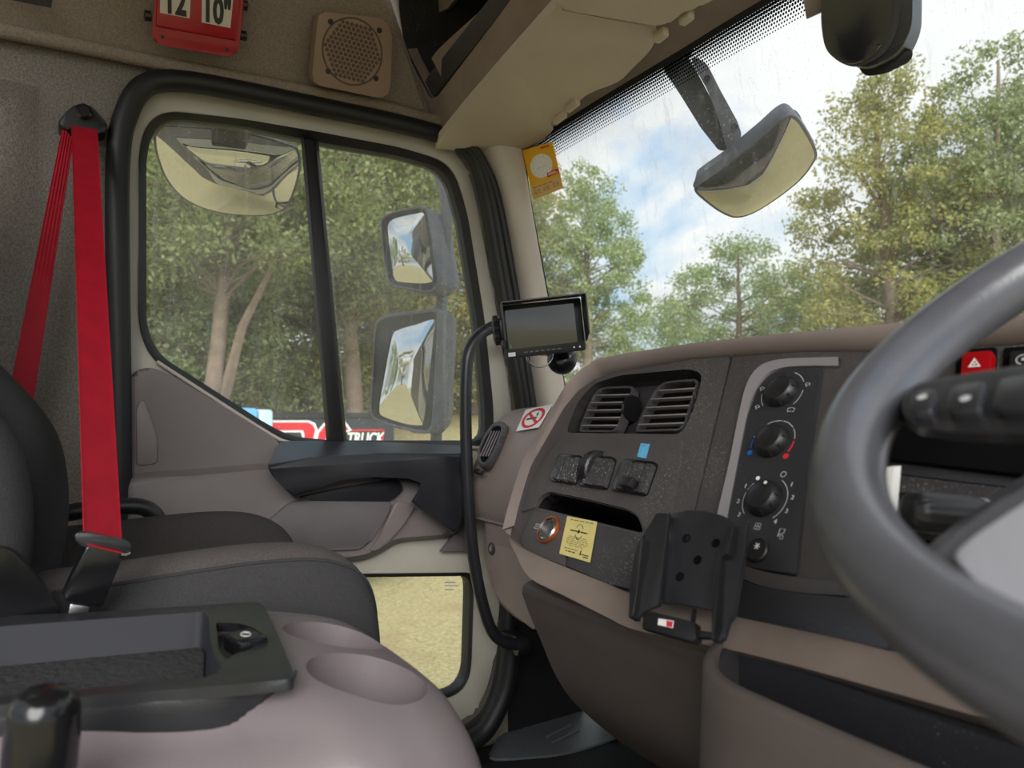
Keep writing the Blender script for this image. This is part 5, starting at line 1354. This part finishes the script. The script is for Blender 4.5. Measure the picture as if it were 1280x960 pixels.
plate('arm_shell', rnd([F_(x, y, -.025) for x, y in [(826, 60), (852, 60), (868, 84), (888, 122), (902, 158), (910, 187), (899, 189), (876, 160), (850, 118), (830, 88)]], .008, 3), -tocam * .03, mat('dark arm plastic', S(62, 64, 68), .6, speck=(160, .6, S(150, 150, 155))), fa, bevel=.004)
for (x, y) in ((884, 98), (918, 158)): lathe('arm_screw', F_(x, y, -.009), tocam, [(.006, 0), (.006, .002)], M['black'], fa, n=12)
tube('arm_tail', [F_(848, 70, -.02), F_(830, 30, -.05), F_(815, -20, -.12)], .03, M['mirrorcase'], fa, 12)

# ================================================================== lorry, stack, woodland
LXp = -7.0
tr0 = onX(494, 517, LXp); ztop = tr0.z; yend = tr0.y
lor = thing('black_lorry', 'black lorry side with large red lettering outside the door window', 'lorry', (LXp - 1.1, yend - 3.0, GZ))
box('body', (LXp - 1.1, yend - 3.0, (ztop + GZ + .55) / 2), (1.1, 0, 0), (0, 3.0, 0), (0, 0, (ztop - GZ - .55) / 2), M['lorryblack'], lor, .03)
box('top_rail', (LXp + .005, yend - 3.0, ztop - .02), (.012, 0, 0), (0, 2.98, 0), (0, 0, .02), M['black'], lor, .004)
box('chassis', (LXp - 1.1, yend - 3.0, GZ + .5), (.5, 0, 0), (0, 2.7, 0), (0, 0, .1), M['blackmatt'], lor)
for yy in (yend - .9, yend - 4.3, yend - 5.2):
    for xx in (LXp - .2, LXp - 2.0):
        wl_ = lathe('wheel', (xx - .12, yy, GZ + .44), (1, 0, 0), [(.2, 0), (.4, 0), (.44, .04), (.44, .22), (.4, .26), (.22, .26), (.2, .2)], M['blackmatt'], lor, n=28)
        lathe('wheel_hub', (xx - .12, yy, GZ + .44), (1, 0, 0), [(.19, .05), (.19, .19), (.08, .24)], M['mirrorcase'], wl_, n=20)
def G(pts, o): return [onX(x, y, LXp + o) for x, y in pts]
def letter(pw, pr, nm):
    w_ = plate(nm, G(pw, .012), (-.012, 0, 0), M['signwhite'], lor, ang=0)
    plate('red_fill', G(pr, .018), (-.006, 0, 0), M['signred'], w_, ang=0)
letter([(300, 560), (314, 534), (326, 525.5), (386, 525.5), (394, 529), (397, 537), (391, 566), (373, 566), (378, 546), (376, 540.5), (344, 540.5), (338, 566)],
       [(306, 560), (318, 537), (329, 528), (385, 528), (391, 531), (394, 537), (388, 564), (377, 564), (381, 544), (379, 537.5), (340, 537.5), (332, 560)], 'letter_p')
letter([(391, 566), (396, 540), (405, 529), (418, 525.5), (432, 527), (440, 538), (432, 541), (424, 539), (414, 542), (408, 552), (406, 566)],
       [(394, 564), (399, 541), (407, 531), (418, 528), (430, 529.5), (436, 537), (430, 538), (422, 536), (412, 540), (405, 551), (403, 564)], 'letter_c')
ta_, tb2 = onX(438, 546, LXp + .012), onX(474, 546, LXp + .012)
text('truck_lettering', 'TRUCK', (ta_ + tb2) / 2 + V((0, 0, -.02)), tb2 - ta_, (0, 0, 1), .155, M['signwhite'], lor, depth=.003, offset=.004, shear=.2, sx=(tb2 - ta_).length / .40)
for q in ([(440, 537), (480, 536.5), (480, 538.5), (440, 539)], [(478.5, 537), (480.5, 537), (478, 562), (476, 562)]):
    plate('red_frame', G(q, .012), (-.01, 0, 0), M['signred'], lor, ang=0)
st = thing('sheeted_stack', 'stack under light blue sheeting in front of the black lorry', 'stack', (-6.4, onX(318, 520, -6.3).y, GZ))
s0, s1 = onX(284, 510, -6.3), onX(323, 511, -6.3)
box('blue_sheet', V((-6.5, (s0.y + s1.y) / 2, (s0.z + GZ) / 2)), (.2, 0, 0), (0, (s1.y - s0.y) / 2, 0), (0, 0, (s0.z - GZ) / 2), M['tarp'], st, .03)
s0, s1 = onX(324, 512, -6.3), onX(343, 513, -6.3)
box('pale_sheet', V((-6.5, (s0.y + s1.y) / 2, (s0.z + GZ) / 2)), (.18, 0, 0), (0, (s1.y - s0.y) / 2, 0), (0, 0, (s0.z - GZ) / 2), mat('pale blue sheet', S(185, 215, 235), .5), st, .03)

def make_tree(name, label, px, dist, top_y, rad, kind, seed, nleaf=9000, low=0.4, group='trees beyond the truck', fork=False, lsize=0.12, at=None):
    rng = np.random.default_rng(seed)
    d = ray(px, 505); d.z = 0; d.normalize()
    base = d * dist
    if at: base = V((at[0], at[1], 0))
    gz = ground_h(base.x, base.y) - 0.05
    depth = dist * math.cos(math.atan((px - 640) / FPX))
    top = (505 - top_y) / FPX * depth
    if at: top = at[2]
    h = top - gz
    t = thing(name, label, 'tree', (base.x, base.y, gz), group)
    # trunk and limbs
    bm = bmesh.new()
    nseg = 9; lean = rng.normal(0, .05, 2)
    tp = []
    for k in range(nseg + 1):
        s = k / nseg
        tp.append(V((base.x + lean[0] * h * s + rng.normal(0, .03) * h * .15 * s, base.y + lean[1] * h * s + rng.normal(0, .03) * h * .15 * s, gz + h * .93 * s)))
    r0 = 0.02 * h + .03
    add_tube(bm, tp, [r0 * (1 - .88 * k / nseg) for k in range(nseg + 1)], 8)
    cz = gz + h * (low + 1) / 2; hz = h * (1 - low) / 2
    ncl = max(40, nleaf // 110)
    cl = []
    while len(cl) < ncl:
        u = rng.uniform(-1, 1, 3); q = np.linalg.norm(u)
        if q > 1 or q < .25 or (q < .55 and rng.random() < .5): continue
        prof = 1.0 - .45 * max(0, u[2]) ** 1.5
        cl.append(np.array([base.x + lean[0] * h * .6 + u[0] * rad * prof, base.y + lean[1] * h * .6 + u[1] * rad * prof, cz + u[2] * hz]))
    def limb(a, b, r):
        m_ = (a + b) / 2 + V((0, 0, .1 * (b - a).length)) + V(tuple(rng.normal(0, .06 * (b - a).length, 3)))
        add_tube(bm, [a, a.lerp(m_, .6), m_, m_.lerp(b, .6), b], [r, r * .8, r * .62, r * .42, r * .2], 5, False)
    for c in cl[::3]:
        z = max(gz + .25 * h, min(c[2] - .25 * abs(c[2] - gz) * rng.uniform(.2, .7), gz + .85 * h)); s = (z - gz) / (h * .93); i = min(nseg - 1, int(s * nseg))
        a = tp[i].lerp(tp[i + 1], s * nseg - i)
        limb(a, V(c), r0 * .26 * (1.1 - s))
    if fork:
        a = tp[2]; b = a + V((rng.uniform(.6, 1.0) * fork * _r.x, rng.uniform(.6, 1.0) * fork * _r.y, h * .4)); limb(a, b, r0 * .55)
    obj('trunk', bm, M['bark'], t, 60)
    # foliage: folded leaf blades gathered in sprays
    per = nleaf // ncl
    P = np.repeat(np.array(cl), per, 0)
    sp = rng.uniform(.22, .48, ncl) * max(.55, min(1.25, rad / 2.0))
    off = rng.normal(0, 1, P.shape); off /= np.linalg.norm(off, axis=1)[:, None]; off *= (rng.random(len(P)) ** .5)[:, None] * np.repeat(sp, per)[:, None]
    off[:, 2] *= .8
    P = P + off
    n = len(P)
    ax = rng.normal(0, 1, (n, 3)) + off / np.repeat(sp, per)[:, None] * 1.2; ax[:, 2] -= .35; ax /= np.linalg.norm(ax, axis=1)[:, None]
    sd = np.cross(ax, rng.normal(0, 1, (n, 3))); sd /= np.linalg.norm(sd, axis=1)[:, None]
    L = (rng.uniform(.7, 1.3, n) * lsize)[:, None]; W = L * .24
    nr = np.cross(ax, sd)
    v0 = P - ax * L * .5; v1 = P + sd * W + nr * L * .06; v2 = P + ax * L * .5; v3 = P - sd * W + nr * L * .06
    verts = np.stack([v0, v1, v2, v3], 1).reshape(-1, 3)
    me = bpy.data.meshes.new('foliage')
    me.vertices.add(n * 4); me.vertices.foreach_set('co', verts.astype(np.float32).ravel())
    me.loops.add(n * 4); me.loops.foreach_set('vertex_index', np.arange(n * 4, dtype=np.int32))
    me.polygons.add(n); me.polygons.foreach_set('loop_start', np.arange(0, n * 4, 4, dtype=np.int32)); me.polygons.foreach_set('loop_total', np.full(n, 4, dtype=np.int32))
    me.update(calc_edges=True)
    fo = link('foliage', me, M[kind], t, 0)
    return t
W1 = 'woodland trees left of the truck'
T = [
 # woodland beyond the door windows
 ('broadleaf_tree', 'nearest forked pale trunk tree behind the left edge of the door glass', 250, 9.5, 40, 1.9, 'leafA', 11, 24650, .52, W1, .9, 0.073),
 ('broadleaf_tree', 'leafy tree behind the kerb mirror at the rear of the door glass', 190, 12.0, 40, 2.3, 'leafB', 12, 29000, .06, W1, 0, 0.081),
 ('broadleaf_tree', 'tall tree filling the middle of the sliding door glass', 330, 12.5, -20, 2.5, 'leafA', 13, 37700, .04, W1, 0, 0.081),
 ('broadleaf_tree', 'tree directly behind the black divider bar of the door window', 405, 13.5, 20, 2.4, 'leafC', 14, 34800, .04, W1, -.9, 0.081),
 ('broadleaf_tree', 'thick trunked tree behind the left part of the quarter glass', 452, 11.5, 30, 2.0, 'leafA', 15, 26100, .40, W1, 0, 0.077),
 ('broadleaf_tree', 'tree behind the two door mirrors', 525, 14.0, 10, 2.4, 'leafC', 16, 31900, .04, W1, 0, 0.081),
 ('broadleaf_tree', 'yellowish tree beside the pillar at the front of the quarter glass', 592, 15.5, 120, 2.2, 'leafC', 17, 26100, .02, W1, 0, 0.084),
 ('broadleaf_tree', 'far filler tree deep in the woodland behind the lorry', 270, 18.0, 60, 3.6, 'leafB', 18, 31900, .0, W1, 0, 0.112),
 ('broadleaf_tree', 'far wide tree deep in the woodland behind the lower mirror', 470, 19.0, 60, 3.6, 'leafC', 19, 31900, .0, W1, 0, 0.112),
 ('broadleaf_tree', 'leafy tree at the rear end of the woodland by the belt', 120, 13.0, 60, 2.6, 'leafA', 20, 13050, .15, W1, 0, 0.105),
 ('hedge_shrub', 'low shrub at the woodland edge above the blue sheeted stack', 215, 16.5, 440, 1.8, 'leafA', 51, 9000, .0, 'shrubs along the woodland edge', 0, .11),
 ('hedge_shrub', 'low shrub at the woodland edge above the big red letters', 335, 16.5, 430, 1.9, 'leafC', 52, 9000, .0, 'shrubs along the woodland edge', 0, .11),
 ('hedge_shrub', 'low shrub at the woodland edge above the white truck lettering', 455, 16.5, 435, 1.9, 'leafA', 53, 9000, .0, 'shrubs along the woodland edge', 0, .11),
 ('hedge_shrub', 'low shrub at the woodland edge between mirrors and grab handle', 570, 17.0, 440, 2.0, 'leafC', 54, 9000, .0, 'shrubs along the woodland edge', 0, .11),
 # through the windscreen
 ('young_ash_tree', 'pale feathery tree behind the yellow card and monitor', 735, 14.0, 200, 1.25, 'leafB', 31, 21750, .05, None, 0, 0.073),
 ('young_ash_tree', 'small pale tree just right of the windscreen pillar', 665, 15.0, 245, 1.2, 'leafB', 32, 15950, .03, None, 0, 0.077),
 ('young_ash_tree', 'low wide tree below the front mirror', 925, 16.0, 290, 1.75, 'leafB', 33, 20300, .05, None, 0, 0.077),
 ('young_ash_tree', 'smallest bushy tree between the low tree and the tall right hand trees', 1010, 19.0, 335, 1.7, 'leafC', 34, 15950, .05, None, 0, 0.091),
 ('young_ash_tree', 'low sparse tree above the middle of the dash hood', 840, 20.0, 375, 1.6, 'leafB', 35, 6525, .1, None, 0, 0.105),
 ('tall_ash_tree', 'tall tree below the black camera unit', 1130, 12.5, 55, 1.45, 'leafC', 36, 23200, .1, None, 0, 0.073),
 ('tall_ash_tree', 'tallest tree at the right edge above the steering wheel', 1235, 13.0, 45, 1.55, 'leafA', 37, 26100, .1, None, 0, 0.073),
 ('tall_ash_tree', 'yellowing tree low between the two tall right hand trees', 1180, 15.5, 190, 2.2, 'leafC', 38, 29000, .02, None, 0, 0.098),
 ('tall_ash_tree', 'tree beyond the right edge of the windscreen view', 1340, 13.5, 60, 1.9, 'leafA', 39, 13050, .1, None, 0, 0.091),
]
for (nm, lab, px, dist, ty, rad, kd, sd, nl, low, grp, fk, ls) in T:
    make_tree(nm, lab, px, dist, ty, rad, kd, sd, nl, low, grp or 'trees ahead of the truck', fk, ls)

# trees behind the truck, seen in the door mirrors
for k, (x, y, ty, rad, kd, lab) in enumerate([(-6.5, -16, 0, 2.6, 'leafA', 'tree behind the truck nearest the lorry, reflected in the door mirrors'), (-11, -20, 0, 3.2, 'leafB', 'wide tree far behind the truck, reflected in the door mirrors'), (-3.2, -24, 0, 2.8, 'leafC', 'farthest tree behind the truck, reflected in the door mirrors')]):
    make_tree('rear_tree', lab, 0, 1, 0, rad, kd, 70 + k, 9000, .12, 'trees behind the truck', 0, .13, at=(x, y, 5.2))

# dry grass blades in the strip of lawn seen through the lower door window
rng = np.random.default_rng(5)
n = 26000
X = rng.uniform(-4.6, -1.9, n); Y = rng.uniform(0.6, 2.9, n)
Z = np.array([ground_h(a, b) for a, b in zip(X, Y)])
a = rng.uniform(0, 2 * PI, n); hgt = rng.uniform(.015, .05, n); lean = rng.normal(0, .03, (n, 2))
w_ = .0022
v0 = np.stack([X - np.cos(a) * w_, Y - np.sin(a) * w_, Z], 1); v1 = np.stack([X + np.cos(a) * w_, Y + np.sin(a) * w_, Z], 1); v2 = np.stack([X + lean[:, 0], Y + lean[:, 1], Z + hgt], 1)
verts = np.stack([v0, v1, v2], 1).reshape(-1, 3)
me = bpy.data.meshes.new('grass')
me.vertices.add(n * 3); me.vertices.foreach_set('co', verts.astype(np.float32).ravel())
me.loops.add(n * 3); me.loops.foreach_set('vertex_index', np.arange(n * 3, dtype=np.int32))
me.polygons.add(n); me.polygons.foreach_set('loop_start', np.arange(0, n * 3, 3, dtype=np.int32)); me.polygons.foreach_set('loop_total', np.full(n, 3, dtype=np.int32))
me.update(calc_edges=True)
g = link('dry_grass', me, M['grassblade'], None, 0); tag(g, 'short dry straw grass beside the truck', 'grass', kind='stuff')
